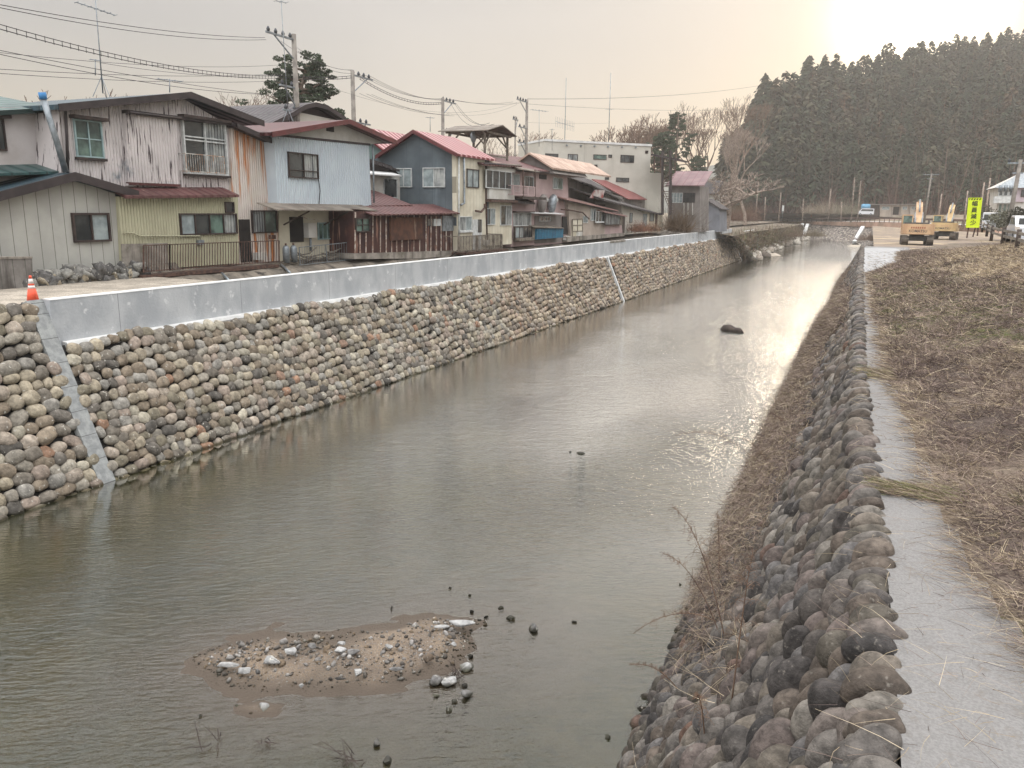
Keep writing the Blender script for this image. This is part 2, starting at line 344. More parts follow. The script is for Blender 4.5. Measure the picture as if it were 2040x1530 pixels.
WX, WY = np.meshgrid(wx, wy); inside = (WX >= gx[0]-.01) & (WX <= gx[-1]+.01) & (WY >= gy[0]-.01) & (WY <= gy[-1]+.01)
dep = np.where(inside, np.maximum(-bed_h(WX, WY), 0), .62)
np_mesh('river_water', np.stack([WX.ravel(), WY.ravel(), 0*WX.ravel()], 1), grid_faces(len(wx), len(wy)), M['water'], cols=np.repeat(dep.ravel()[:, None], 3, 1), smooth=True, kind='structure')

# ---------------- cobbles
def ico(sub):
    b = bmesh.new(); bmesh.ops.create_icosphere(b, subdivisions=sub, radius=1.)
    b.verts.ensure_lookup_table(); V = np.array([v.co[:] for v in b.verts]); Fc = np.array([[v.index for v in f.verts] for f in b.faces]); b.free(); return V, Fc
PAL = np.array([lin(*c) for c in [(158,154,144),(146,142,134),(168,158,138),(150,136,118),(128,122,114),(172,160,148),(162,146,136),(112,108,104),(186,182,166),(140,126,108),(150,150,148),(96,94,92),(178,168,146),(166,124,96),(156,122,102),(134,128,110)]])
PAL = PAL*.62+PAL.mean(1, keepdims=True)*.38*np.array([1.02,1.,.96]); PALW = np.array([10,10,9,9,8,7,6,6,6,7,8,4,6,1.6,.3,7]); PALW = PALW/PALW.sum(); PAL = PAL*.74*np.array([1.06,1.,.91])
def cobbles(C, A, sub, rng, boxy=.86, palette=PAL, pw=PALW, lump=.07):
    """C (n,3) centres, A (n,3,3) rows = half axes; returns verts, faces, colours"""
    V, Fc = ico(sub); n = len(C)
    B = np.sign(V)*np.abs(V)**boxy; 
    K = rng.normal(0, 1.7, (n, 3, 3)); ph = rng.uniform(0, 6.28, (n, 3))
    s = 1+lump*np.sin(np.einsum('nkc,vc->nvk', K, V)+ph[:, None, :]).sum(2)
    L = B[None]*s[..., None]; P = np.einsum('nvc,ncd->nvd', L, A)+C[:, None]
    F2 = (Fc[None]+(np.arange(n)*len(V))[:, None, None]).reshape(-1, 3)
    col = palette[rng.choice(len(palette), n, p=pw)]*rng.uniform(.8, 1.12, (n, 1))
    return P.reshape(-1, 3), F2, np.repeat(col, len(V), 0)
def pack(L, y0, y1, hh, ww, rng, jit=.25):
    """wavy courses of stones -> arrays (y, s, half width, half height)"""
    out = []; nr = int(round(L/hh)); hh = L/nr; ph = rng.uniform(0, 6, 6)
    for r in range(nr):
        y = y0+rng.uniform(0, ww)
        while y < y1:
            w = ww*rng.uniform(.68, 1.38); wav = .35*hh*(math.sin(y*.9+ph[0]+r*.35)+.6*math.sin(y*2.3+ph[1]+r*.9))*.6
            out.append((y+w/2, (r+.5)*hh+wav*1.35+rng.normal(0, .06*hh), w/2*1.10, hh/2*rng.uniform(1.0, 1.38))); y += w
    return np.array(out)
def wall_stones(P, base, t, nrm, up_axis_scale, dep_, rng, sub, **kw):
    """P rows (y,s,hw,hh)"""
    n = len(P); t = np.array(t); nrm = np.array(nrm); yv = np.array([0., 1, 0])
    C = np.array(base)[None]+P[:, 0:1]*yv+P[:, 1:2]*t+nrm*rng.uniform(-.03, .05, (n, 1))
    a = rng.normal(0, .28, n); ca, sa = np.cos(a)[:, None], np.sin(a)[:, None]
    e1 = (ca*yv+sa*t)*P[:, 2:3]; e2 = (-sa*yv+ca*t)*P[:, 3:4]*up_axis_scale; e3 = nrm[None]*(np.minimum(P[:, 2], P[:, 3])*dep_*rng.uniform(.85, 1.15, n))[:, None]
    return cobbles(C, np.stack([e1, e2, e3], 1), sub, rng, **kw)
LX0, LXT, LZT, PANX, PZ = -17.78, -19.32, 3.51, -19.49, 4.72
tl = Vector((LXT-LX0, 0, LZT)); LL = tl.length; tl.normalize(); nl = Vector((tl.z, 0, -tl.x))
# left revetment
rev = empty('cobble_revetment', (LX0, 60, 0), 'long left river wall of rounded cobbles under a pale concrete parapet', 'river wall')
P = pack(LL+.35, 13.72, 126.4, .272, .335, RNG); P[:, 1] -= .35
P = P[~((P[:, 0] > 61.6) & (P[:, 0] < 62.6))]
near = P[P[:, 0] < 40]; far = P[P[:, 0] >= 40]
v, f, c = wall_stones(near, (LX0, 0, 0), tl, nl, 1.0, .72, RNG, 3, boxy=.8)
np_mesh('cobble_facing', v, f, M['stone'], c, True, rev)
PALF = PAL*np.array([1.04, .97, .93])
v, f, c = wall_stones(far, (LX0, 0, 0), tl, nl, 1.0, .72, RNG, 2, palette=PALF, boxy=.8)
np_mesh('cobble_facing', v, f, M['stone'], c, True, rev)
m = MB(); b_ = -.08
def sl(y, s, off): q = Vector((LX0, y, 0))+tl*s+nl*off; return q
m.prism([sl(13.9, -.8, b_), sl(13.9, LL, b_), sl(13.9, LL, -1.2), sl(13.9, -.8, -1.2)], (0, 112.9, 0)); m.build('mortar_backing', M['mortar'], rev)
m = MB(); m.prism([sl(14.05, LL-.07, .03), sl(14.05, LL+.03, .03), (PANX+.005, 14.05, LZT+.06), (PANX+.005, 14.05, LZT-.25), sl(14.05, LL-.2, -.1)], (0, 112.6, 0)); m.build('mortar_ledge', M['concrete_cap'], rev)
for y, w, n_ in ((13.6, .46, 'beam'), (62.1, .24, 'far'), (126.75, .26, 'far')):
    m = MB(); m.prism([sl(y-w/2, -.7, .10), sl(y-w/2, LL-.02 if y > 20 else LL+1.27, .10), sl(y-w/2, LL-.02 if y > 20 else LL+1.27, -.3), sl(y-w/2, -.7, -.3)], (0, w, 0))
    m.build('sloping_beam', M['concrete_beam'] if y < 20 else M['concrete_cap'], rev)
m = MB(); m.prism([(PANX, 13.83, LZT-.2), (PANX, 13.83, PZ-.03), (PANX-.28, 13.83, PZ-.03), (PANX-.28, 13.83, LZT-.2)], (0, 113.1, 0)); m.build('parapet', M['concrete_new'], rev)
m = MB(); m.prism([(PANX+.012, 13.83, PZ-.03), (PANX-.004, 13.83, PZ), (PANX-.28, 13.83, PZ), (PANX-.28, 13.83, PZ-.03)], (0, 113.1, 0)); m.build('parapet_top', M['concrete_cap'], rev)
m = MB(); pa, pb = U(1216, 480, 'x', PANX+.03), U(1240, 478, 'x', PANX+.03); m.box((PANX-.3, pa.y, PZ-.14), (PANX+.03, pb.y+1, PZ+.012)); m.build('recessed_gap', M['concrete_old'], rev)
# near-left section, left of the sloping beam
rev2 = empty('cobble_slope', (LX0, 8, 0), 'nearer cobble wall left of the sloping concrete beam, without a parapet', 'river wall')
L2 = LL+1.30; P = pack(L2+.3, 2., 13.30, .30, .40, RNG); P[:, 1] -= .32
v, f, c = wall_stones(P, (LX0, 0, 0), tl, nl, 1.0, .75, RNG, 3, boxy=.85); np_mesh('cobble_facing', v, f, M['stone'], c, True, rev2)
m = MB(); m.prism([sl(1., -.8, b_), sl(1., L2-.05, b_), sl(1., L2-.05, -1.2), sl(1., -.8, -1.2)], (0, 12.4, 0)); m.build('mortar_backing', M['mortar'], rev2)
# right revetment
RX0, RXT, RZT = -2.12, .36, 4.22
def rwx(y): return np.interp(y, [0, 6, 9, 16, 30, 45, 80], [.10, .08, .0, -.18, -.36, -.50, -.72])
def warp(V): V = np.array(V, dtype=float); V[:, 0] += rwx(V[:, 1])*np.clip((V[:, 2]+1)/5.2, 0, 1.05); return V
tr_ = Vector((RXT-RX0, 0, RZT)); RL = tr_.length; tr_.normalize(); nr_ = Vector((-tr_.z, 0, tr_.x))
rr = empty('cobble_revetment', (RX0, 40, 0), 'right river wall of dark weathered cobbles stepping down from the path, partly under dry vines', 'river wall')
PR = pack(RL+.3, 2.2, 84, .285, .225, RNG); PR[:, 1] -= .30
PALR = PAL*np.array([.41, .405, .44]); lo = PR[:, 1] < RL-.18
def rst(Q, sub, top=False):
    n = len(Q); t = np.array(tr_); nr = np.array(nr_); yv = np.array([0., 1, 0])
    C = np.array([RX0, 0, 0])[None]+Q[:, 0:1]*yv+Q[:, 1:2]*t+nr*RNG.uniform(-.02, .05, (n, 1))
    # stones lean downstream and stick out of the slope like scales
    e1 = np.tile(yv, (n, 1))*Q[:, 2:3]*RNG.uniform(.88, 1.02, (n, 1)); e2 = t[None]*Q[:, 3:4]*RNG.uniform(1.1, 1.4, (n, 1)); e3 = (nr+.25*t)[None]*(Q[:, 3]*RNG.uniform(1.0, 1.35, n))[:, None]
    if top:
        xv = np.array([.93, 0., .36]); e2 = xv[None]*RNG.uniform(.15, .22, (n, 1)); e3 = np.array([-.3, 0, .95])[None]*RNG.uniform(.11, .15, (n, 1)); C = C+np.array([-.06, 0, -.03])
    a = RNG.normal(0, .22, n)[:, None]; e1, e2 = e1*np.cos(a)+e2*np.sin(a)*.7, -e1*np.sin(a)+e2*np.cos(a)
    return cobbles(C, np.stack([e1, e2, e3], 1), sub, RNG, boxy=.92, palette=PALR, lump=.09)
topy = []; y = 2.3
while y < 84: w = RNG.uniform(.19, .30); topy.append((y+w/2, RL-.05, w/2*1.08, .14)); y += w
topy = np.array(topy)
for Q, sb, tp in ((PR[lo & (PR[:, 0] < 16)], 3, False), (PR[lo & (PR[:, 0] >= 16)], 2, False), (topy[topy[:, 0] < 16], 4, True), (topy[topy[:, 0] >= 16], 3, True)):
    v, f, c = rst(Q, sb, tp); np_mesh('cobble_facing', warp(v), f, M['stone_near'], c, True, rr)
m = MB()
def sr(y, s, off): return Vector((RX0, y, 0))+tr_*s+nr_*off
yy_ = np.linspace(1.5, 84.5, 60); np_mesh('mortar_backing', warp([tuple(sr(y, s_, -.06)) for y in yy_ for s_ in (-.8, RL*.5, RL-.02)]+[tuple(sr(84.5, -.8, -.06)), tuple(sr(84.5, -.8, -3)), tuple(sr(84.5, RL-.02, -3)), tuple(sr(84.5, RL-.02, -.06))]), np.concatenate([grid_faces(3, 60), [[180, 181, 182, 183]]]), M['mortar'], parent=rr)
# ================================================================== RIGHT BANK: path, grass slope, road
RZ = ZC-1.42      # road level
def bankcy(Y): return 6.7+np.maximum(0, Y-48)*.42
def toe_x(Y): return np.interp(Y, [0, 4, 6, 7.5, 10, 16, 30, 44, 46, 50, 56, 75, 84, 200], [2.1, 1.8, 1.42, 1.12, .98, .66, .42, .22, .5, 1.1, 1.9, 2.5, 5, 30])
def bank_z(X, Y):
    cx = bankcy(Y); toe = toe_x(Y)
    t = np.clip((X-toe)/np.maximum(cx-toe, .1), 0, 1); s = t*t*(3-2*t)*.35+t*.65
    z = 4.235+(RZ-4.235)*s+np.where((t > 0) & (t < 1), (.05*fbm(X, Y, 1.6, 21)+.035*fbm(X, Y, 6.5, 23, 3))*np.minimum(1, t*6)*np.minimum(1, (1-t)*6)*1.0, 0)
    return z
m = MB()
xs = [RXT-.12, .9, 2.6, 3.2]; 
yy_ = np.linspace(1, 84, 80); np_mesh('path', [(x_, y, 4.225) for y in yy_ for x_ in (RXT+.02+float(rwx(y)), 3.5)], grid_faces(2, 80), M['path'], kind='structure')
bx = np.concatenate([np.arange(0., 9, .12), np.arange(9, 40, .8)]); by = np.concatenate([np.arange(.5, 20, .15), np.arange(20, 60, .35), np.arange(60, 100, 1.)])
BX, BY = np.meshgrid(bx, by); BZ = bank_z(BX, BY)-.012*(bank_z(BX, BY) < 4.24); 
k = NT('dry_bank_ground'); a_ = k.noise(.45, detail=5); c = k.mix(k.ss(a_, .42, .58), lin(92,80,72), lin(122,108,94)); c = k.mix(k.ss(k.noise(.8, detail=5, vec=None), .52, .64), c, lin(84,82,52)); c = k.mix(k.ss(k.noise(14, detail=6), .5, .66), c, lin(70,56,48))
k.set(k.b.inputs['Base Color'], c); k.b.inputs['Roughness'].default_value = 1; k.l(k.bump(k.noise(18, detail=6), .08), k.b.inputs['Normal']); M['bank'] = k.m
toeM = bank_z(BX, BY) > 4.237
FQ = grid_faces(len(bx), len(by)); keep = toeM.ravel()[FQ].any(1)
np_mesh('river_bank', np.stack([BX.ravel(), BY.ravel(), BZ.ravel()], 1), FQ[keep], M['bank'], smooth=True, kind='structure')
m = MB()
cl = [(float(bankcy(y)), y) for y in (0., 20, 48, 60, 75, 100)]
V = []; 
for x, y in cl: V += [(x-.1, y, RZ+.02), (x+9+max(0, y-48)*.6, y, RZ+.02)]
m.add(V, [(2*i, 2*i+1, 2*i+3, 2*i+2) for i in range(len(cl)-1)]); m.build('road', M['asphalt'], kind='structure')
# ground behind (yard beyond the end of the path, far fields) as one wide sheet
m = MB(); GZr = 4.20
m.add([(.5,70,GZr),(400,70,GZr),(400,420,GZr),(.5,420,GZr)], [(0,1,2,3)]); m.add([(6,-30,GZr-.02),(400,-30,GZr-.02),(400,70,GZr-.02),(6,70,GZr-.02)], [(0,1,2,3)])
m.build('yard_ground', M['soil'], kind='structure')
# ================================================================== GROUND: left side, far banks, hill
m = MB(); ZL = 4.60
m.add([(-19.76,-30,ZL),(-19.76,21,ZL),(-26,21,ZL),(-26,-30,ZL)], [(0,1,2,3)]); m.build('yard', M['gravel_yard'], kind='structure')
xs_ = [-19.76, -22.2, -22.75, -23.3, -24.5, -26]; zs_ = [3.72, 3.72, 4.05, 4.38, 4.66, 4.7]
V = []; ys_ = np.linspace(21, 127, 90)
for y in ys_:
    for i, (x, z) in enumerate(zip(xs_, zs_)): V.append((x+.10*math.sin(y*1.3+i), y, z+(.05*math.sin(y*2.1+i*2)+.04*math.sin(y*5.3+i) if 0 < i < 5 else 0)))
np_mesh('old_revetment_slope', V, grid_faces(len(xs_), len(ys_)), M['concrete_dark'], smooth=True, kind='structure')
m = MB(); m.add([(-26,-30,4.55),(-400,-30,4.55),(-400,420,4.55),(-26,420,4.55)], [(0,3,2,1)])
LB = [(1459,470),(1480,466),(1500,462),(1530,458),(1570,452),(1599,447)]
lb = [U(px, py, 'z', 4.15) for px, py in LB]
m.add([(-26,126.9,4.53)]+[(p.x,p.y,4.15) for p in lb]+[(-130,420,4.53)], [tuple(range(len(lb)+2))]); m.build('town_ground', mat('winter_town_ground', lin(112,100,88), lin(92,86,72), .2, .95, spots=(lin(134,116,98), .5, .55, .68), bump=(1, .2)), kind='structure')
def strip(name, rows, mt, kind='structure', smooth=True, **k_):
    n = len(rows[0]); V = [p for r in rows for p in r]; return np_mesh(name, V, grid_faces(n, len(rows)), mt, smooth=smooth, kind=kind, **k_)
def pl_(pts, z, n=40, jit=0):
    """resampled pixel polyline lifted on plane z"""
    a = np.array(pts, float); t = np.concatenate([[0], np.cumsum(np.hypot(*np.diff(a, axis=0).T))]); q = np.linspace(0, t[-1], n)
    return [U(np.interp(s, t, a[:, 0]), np.interp(s, t, a[:, 1]), 'z', z)+Vector((0, 0, random.uniform(-jit, jit))) for s in q]
M['earth_bank'] = mat('eroded_earth_bank', lin(126,108,92), lin(96,84,74), .35, .95, spots=(lin(92,96,66), .5, .56, .7), bump=(1.2, .4))
strip('far_left_bank', [pl_([(1484,523),(1500,512),(1530,500),(1565,490),(1588,481),(1600,474)], -.3), pl_([(1484,500),(1500,497),(1530,488),(1565,480),(1588,474),(1600,469)], .35, jit=.15), pl_([(1470,480),(1500,472),(1535,466),(1570,460),(1600,452)], 3.2, jit=.3), pl_(LB, 4.17)], M['earth_bank'])
# far curved cobble wall
M['far_wall'] = None
k = NT('distant_cobble_wall'); vo = k.n('ShaderNodeTexVoronoi'); vo.inputs['Scale'].default_value = 1.5; mp_ = k.n('ShaderNodeMapping'); mp_.inputs['Scale'].default_value = (1, 1, 1.5); k.l(k.tc(), mp_.inputs[0]); k.l(mp_.outputs[0], vo.inputs['Vector'])
c = k.mix(vo.outputs['Color'], lin(112,102,94), lin(168,158,146)); c = k.mix(k.ss(vo.outputs['Distance'], .42, .6), c, lin(60,54,50)); k.set(k.b.inputs['Base Color'], c); k.l(k.bump(vo.outputs['Distance'], -.3), k.b.inputs['Normal']); k.b.inputs['Roughness'].default_value = .9; M['far_wall'] = k.m
FB = [(1596,473),(1701,482),(1763,490),(1800,497),(1850,505)]; FT = [(1599,446),(1719,452),(1791,456.5),(1830,459),(1880,462)]
fw = empty('cobble_revetment', U(1700, 482, 'z', 0), 'distant curved cobble wall across the bend of the river', 'river wall')
def rs(pts, z, n=41): return pl_(pts, z, n)
b0, t0 = rs(FB, 0.), rs(FT, 3.8)
b1 = [b+(b-t)*.25 for b, t in zip(b0, t0)]
np_mesh('cobble_facing', b1+t0, grid_faces(41, 2), M['far_wall'], parent=fw)
m = MB()
for i in range(40): m.beam(t0[i]+Vector((0,0,.12)), t0[i+1]+Vector((0,0,.12)), .5, .3)
m.build('coping', M['concrete_cap'], fw)
for pa, pb in (((1609,447),(1599,474)), ((1599,446.6),(1589,473)), ((1719,452),(1702,482)), ((1791,456.5),(1783,472))):
    a, b = U(*pa, 'z', 3.95), U(*pb, 'z', .2); m = MB(); m.beam(a, b, .9, .5); m.build('sloping_beam', M['concrete_cap'], fw)
# soil slope, road and valley floor behind the far wall
RE = [(1470,440,285),(1530,440,285),(1600,441,280),(1720,441.5,240),(1800,443,215),(1880,447,190),(1960,450,175),(2100,455,170)]
def dl(L, n=40, dz=0):
    a = np.array(L, float); q = np.linspace(a[0, 0], a[-1, 0], n); return [D(x, np.interp(x, a[:, 0], a[:, 1]), np.interp(x, a[:, 0], a[:, 2]))+Vector((0, 0, dz)) for x in q]
e0 = dl(RE); wt = pl_([(1440,441),(1509,443),(1599,446),(1719,452),(1791,456.5),(1880,462),(2100,476)], 3.82)
e1 = [Vector((p.x*1.07, p.y*1.07, p.z+.05)) for p in e0]; e2 = [Vector((p.x*1.18, p.y*1.18, 6.9)) for p in e0]; e3 = [Vector((p.x*1.5, p.y*1.5, 8.)) for p in e0]
M['pink_soil'] = mat('raw_reddish_soil', lin(168,136,118), lin(132,110,94), .18, .95, spots=(lin(120,98,82), .6, .55, .68), bump=(1, .3))
strip('soil_slope', [[p+Vector((0,0,-.02)) for p in wt], e0], M['pink_soil'])
strip('valley_road', [[p+Vector((0,0,.01)) for p in e0], e1], mat('pale_far_road', lin(176,170,164), lin(150,146,140), .3, .9))
strip('valley_floor', [e1, e2, e3], mat('winter_field', lin(122,106,92), lin(104,98,76), .12, .95, bump=(1, .2)))
# yard edge right of the path end, down to the water
m = MB(); ye = [U(1717,496,'z',4.19), U(1772,491,'z',4.19), U(1791,470,'z',4.19), U(1795,458,'z',4.19)]
V = []
for p in ye: V += [(p.x, p.y, 4.19), (p.x-1.2, p.y, -.5)]
m.add(V, [(2*i, 2*i+1, 2*i+3, 2*i+2) for i in range(3)]); m.add([tuple(p) for p in ye]+[(60, 330, 4.19), (60, 70, 4.19), (.4, 70, 4.19)], [tuple(range(7))]); m.build('yard_edge', M['soil'], kind='structure')
m = MB(); m.add([(RXT+.03+float(rwx(44.6)),44.6,4.235),(2.2,44.6,4.235),(3.0,79,4.235),(2.2,80.5,4.235),(RXT+.4,81,4.235),(RXT+.03+float(rwx(79)),79,4.235),(RXT+.03+float(rwx(60)),60,4.235)], [(0,1,2,3,4,5,6)]); m.build('path_widening', mat('clean_pale_concrete', lin(148,148,148), lin(136,136,136), 1.2, .9), kind='structure')
# hill
RT = np.array([(1380,372),(1420,335),(1438,298),(1472,262),(1490,205),(1503,176),(1535,162),(1563,150),(1588,140),(1620,131),(1657,128),(1690,121),(1726,112),(1760,104),(1801,94),(1850,84),(1902,78),(1974,67),(2040,62),(2140,52),(2300,40),(2500,60)], float)
def ridge(px):
    py = np.interp(px, RT[:, 0], RT[:, 1]); d = np.interp(px, [1380, 1480, 1540, 1700, 2040, 2300], [300, 290, 300, 360, 430, 440]); return py, d
def hill(px, t):
    """ground point on the hill: t = 0 foot, 1 ridge"""
    py, d = ridge(px); top = D(px, py, d).z; tall = np.interp(px, [1380, 1500, 1560, 1750, 2040, 2300], [19, 24, 23, 15.5, 13.5, 12]); zt = top-tall
    d0 = np.interp(px, [1380, 1480, 1650, 1800, 2100, 2500], [292, 275, 270, 258, 240, 230]); dd = d0+(d-d0)*t; w = D(px, 400, dd)
    return Vector((w.x, w.y, 7.0+max(zt-7, 0)*t**1.15+.9*math.sin(px*.05+t*9)*min(t*5, 1)))
cols_ = np.linspace(1380, 2500, 90); rows_ = [[hill(px, t) for px in cols_] for t in np.linspace(0, 1, 16)]
rows_.append([Vector((p.x*1.25, p.y*1.25, p.z-8)) for p in rows_[-1]]); rows_.append([Vector((p.x*1.6, p.y*1.6, 0)) for p in rows_[-2]])
strip('wooded_hill', rows_, mat('forest_floor', lin(92,76,64), lin(66,60,46), .1, 1, bump=(.6, .4)))
V = [];
for t in np.linspace(0, 1, 8): V.append([Vector((D(px, 400, 620+160*t).x, D(px, 400, 620+160*t).y, 6+(D(px, 348-22*math.exp(-((px-1432)/45)**2)-6*math.sin(px*.02), 780).z-6)*t)) for px in np.linspace(700, 1560, 60)])
strip('distant_hill', V, mat('distant_wood', lin(80,84,80), lin(66,70,66), .02, 1))

# ================================================================== BUILDINGS
def pp(pl, u, v, n=0.):
    if pl[0] == 'g':          # upright plane through (x, y) running along an angle
        d = pl[2]; return (pl[1][0]+u*math.cos(d)+n*math.sin(d), pl[1][1]+u*math.sin(d)-n*math.cos(d), v)
    # plane ('x',val) faces the river (+X); ('y',val) faces the camera (-Y)
    return (pl[1]+n, u, v) if pl[0] == 'x' else (u, pl[1]-n, v)
def uv(pl, px, py):
    if pl[0] == 'g':
        r_ = ray(px, py); n_ = Vector((math.sin(pl[2]), -math.cos(pl[2]), 0)); t_ = (Vector((pl[1][0], pl[1][1], 0)).dot(n_))/r_.dot(n_); w = Vector((0, 0, ZC))+r_*t_; return (w.x-pl[1][0])*math.cos(pl[2])+(w.y-pl[1][1])*math.sin(pl[2]), w.z
    w = U(px, py, pl[0], pl[1]); return (w.y if pl[0] == 'x' else w.x), w.z
def wall(par, name, pl, pts, mt, depth=4., px=True, mi=0, umax=None, **k_):
    m = MB(); q = [uv(pl, *p) for p in pts] if px else pts
    if umax is not None: q = [(min(u, umax), v) for u, v in q]
    m.prism([pp(pl, u, v) for u, v in q], Vector(pp(pl, 0, 0, -depth))-Vector(pp(pl, 0, 0))); return m.build(name, mt, par, **k_)
def gable_roof(par, pl, pts, mt, over=.35, depth=7., th=.14, edge=None):
    """pts: pixel outline of the roof line on the facade plane, left to right"""
    q = [uv(pl, *p) for p in pts]; m = MB(); dv = Vector(pp(pl, 0, 0, -depth-over))-Vector(pp(pl, 0, 0))
    for (u0, v0), (u1, v1) in zip(q[:-1], q[1:]):
        m.prism([pp(pl, u0, v0, over), pp(pl, u1, v1, over), pp(pl, u1, v1-th, over), pp(pl, u0, v0-th, over)], dv)
    r = m.build('roof', mt, par)
    if edge:
        m = MB()
        for (u0, v0), (u1, v1) in zip(q[:-1], q[1:]): m.prism([pp(pl, u0, v0+.02, over+.03), pp(pl, u1, v1+.02, over+.03), pp(pl, u1, v1-th-.06, over+.03), pp(pl, u0, v0-th-.06, over+.03)], Vector(pp(pl, 0, 0, -.06))-Vector(pp(pl, 0, 0)))
        m.build('bargeboard', edge, r)
    return r
def lean_roof(par, pl, p0, p1, run, rise, mt, th=.09, over=0., name='roof', u_ext=0):
    """eave from pixel p0 to p1 on the plane, rising backwards"""
    (u0, v0), (u1, v1) = uv(pl, *p0), uv(pl, *p1); u0 -= u_ext; u1 += u_ext
    a0, a1 = Vector(pp(pl, u0, v0, over)), Vector(pp(pl, u1, v1, over)); b0_, b1_ = Vector(pp(pl, u0, v0+rise, over-run)), Vector(pp(pl, u1, v1+rise, over-run))
    d = Vector((0, 0, th)); V = [a0, a1, b1_, b0_, a0-d, a1-d, b1_-d, b0_-d]; m = MB()
    m.add(V, [(0,1,2,3),(7,6,5,4),(0,4,5,1),(1,5,6,2),(2,6,7,3),(3,7,4,0)]); return m.build(name, mt, par)
def box_px(par, name, pl, r, n0, n1, mt, **k_):
    x0, y0, x1, y1 = r; xm, ym = (x0+x1)/2, (y0+y1)/2
    u0, u1 = uv(pl, x0, ym)[0], uv(pl, x1, ym)[0]; v0, v1 = uv(pl, xm, y1)[1], uv(pl, xm, y0)[1]
    m = MB(); m.pbox(pl, u0, v0, n0, u1, v1, n1); return m.build(name, mt, par, **k_)
def window(par, pl, r, fm='frame_white', pane='glass', n=2, rows=(), fw_=.05, out=.07, sill=None, hood=None, panes=None, label=None):
    x0, y0, x1, y1 = r; xm, ym = (x0+x1)/2, (y0+y1)/2
    u0, u1 = uv(pl, x0, ym)[0], uv(pl, x1, ym)[0]; v0, v1 = uv(pl, xm, y1)[1], uv(pl, xm, y0)[1]
    if u0 > u1: u0, u1 = u1, u0
    m = MB(); B = lambda a, b, c, d, t0=.0, t1=out: m.pbox(pl, a, b, t0, c, d, t1)
    B(u0, v0, u0+fw_, v1); B(u1-fw_, v0, u1, v1); B(u0+fw_, v0, u1-fw_, v0+fw_); B(u0+fw_, v1-fw_, u1-fw_, v1)
    for i in range(1, n): c = u0+(u1-u0)*i/n; B(c-fw_*.4, v0+fw_, c+fw_*.4, v1-fw_, .0, out-.012)
    for rr_ in rows: c = v0+(v1-v0)*rr_; B(u0+fw_, c-fw_*.35, u1-fw_, c+fw_*.35, .0, out-.02)
    w = m.build('window', M[fm], par, label=label)
    panes = panes or [pane]*n
    for i in range(n):
        m = MB(); a = u0+(u1-u0)*i/n+fw_*.4; b = u0+(u1-u0)*(i+1)/n-fw_*.4
        m.add([pp(pl, a, v0+fw_*.5, .022), pp(pl, b, v0+fw_*.5, .022), pp(pl, b, v1-fw_*.5, .022), pp(pl, a, v1-fw_*.5, .022)], [(0,1,2,3)] if pl[0] == 'x' else [(0,1,2,3)]); m.build('pane', M[panes[i % len(panes)]], w)
    if sill: m = MB(); m.pbox(pl, u0-.05, v0-.09, 0, u1+.05, v0-.002, out+.06); m.build('sill', M[sill], w)
    if hood: m = MB(); m.pbox(pl, u0-.12, v1+.01, 0, u1+.12, v1+.12, out+.22); m.build('hood', M[hood], w)
    return w
def railing(par, pl, r, mt, n, off=.5, bar=.012, top=.03, name='railing', sides=True):
    x0, y0, x1, y1 = r; q = (pl[0], pl[1]+(off if pl[0] == 'x' else -off)); u0, u1 = uv(q, x0, (y0+y1)/2)[0], uv(q, x1, (y0+y1)/2)[0]; v0, v1 = uv(q, (x0+x1)/2, y1)[1], uv(q, (x0+x1)/2, y0)[1]
    m = MB()
    for v in (v0+.06, v1): m.beam(pp(q, u0, v), pp(q, u1, v), top)
    for i in range(n+1): u = u0+(u1-u0)*i/n; m.beam(pp(q, u, v0), pp(q, u, v1), bar*(2.4 if i % 12 == 0 or i == n else 1))
    if sides:
        for u in (u0, u1): m.beam(pp(q, u, v1), pp(q, u, v1, -off), top); m.beam(pp(q, u, v0+.06), pp(q, u, v0+.06, -off), top)
    return m.build(name, mt, par)
def pipe(par, name, pl, pts, r, mt, n=.12):
    m = MB(); m.tube([pp(pl, *uv(pl, *p), n) for p in pts], r, 7); return m.build(name, mt, par)
GROUP = 'old houses along the left river bank'
def house(x, y, label, cat='house', name='house', group=None, z=4.6): return empty(name, (x, y, z), label, cat, group)
# materials of the facades
RIB = ('y', .13, .018)
M['shed_wall'] = mat('grey_board_wall', lin(168,167,160), lin(155,154,148), .8, .8, seam=('y', .455, .02, lin(96,94,88)), streak=(lin(128,124,112), 2, .60, .80))
M['peeling'] = mat('peeling_pink_corrugated', lin(204,196,194), lin(188,181,179), .8, .75, streak=(lin(70,60,62), 9, .56, .63), spots=(lin(112,118,124), .55, .60, .74), ridge=RIB)
M['plaster_white'] = mat('stained_white_plaster', lin(190,184,182), lin(172,164,160), .7, .85, spots=(lin(96,86,72), .35, .70, .80), bump=(8, .01))
M['rust_white'] = mat('rusting_white_corrugated', lin(206,196,188), lin(192,182,172), .7, .75, streak=(lin(176,112,66), 2.6, .46, .62), ridge=RIB)
M['yellow_rib'] = mat('pale_yellow_ribbed', lin(178,175,148), lin(162,158,134), .7, .75, streak=(lin(120,112,88), 3, .62, .8), ridge=RIB)
M['sky_rib'] = mat('pale_blue_corrugated', lin(192,202,208), lin(182,192,200), .6, .6, streak=(lin(160,168,174), 4, .62, .8), ridge=('y', .17, .022), seam=('y', .17, .022, lin(146,157,166)))
M['white_board'] = mat('white_painted_board', lin(194,192,186), lin(176,172,164), 1, .75)
M['cream_wall'] = mat('stained_cream_wall', lin(196,190,170), lin(178,170,152), .7, .85, streak=(lin(132,122,104), 2.2, .58, .76), bump=(10, .01))
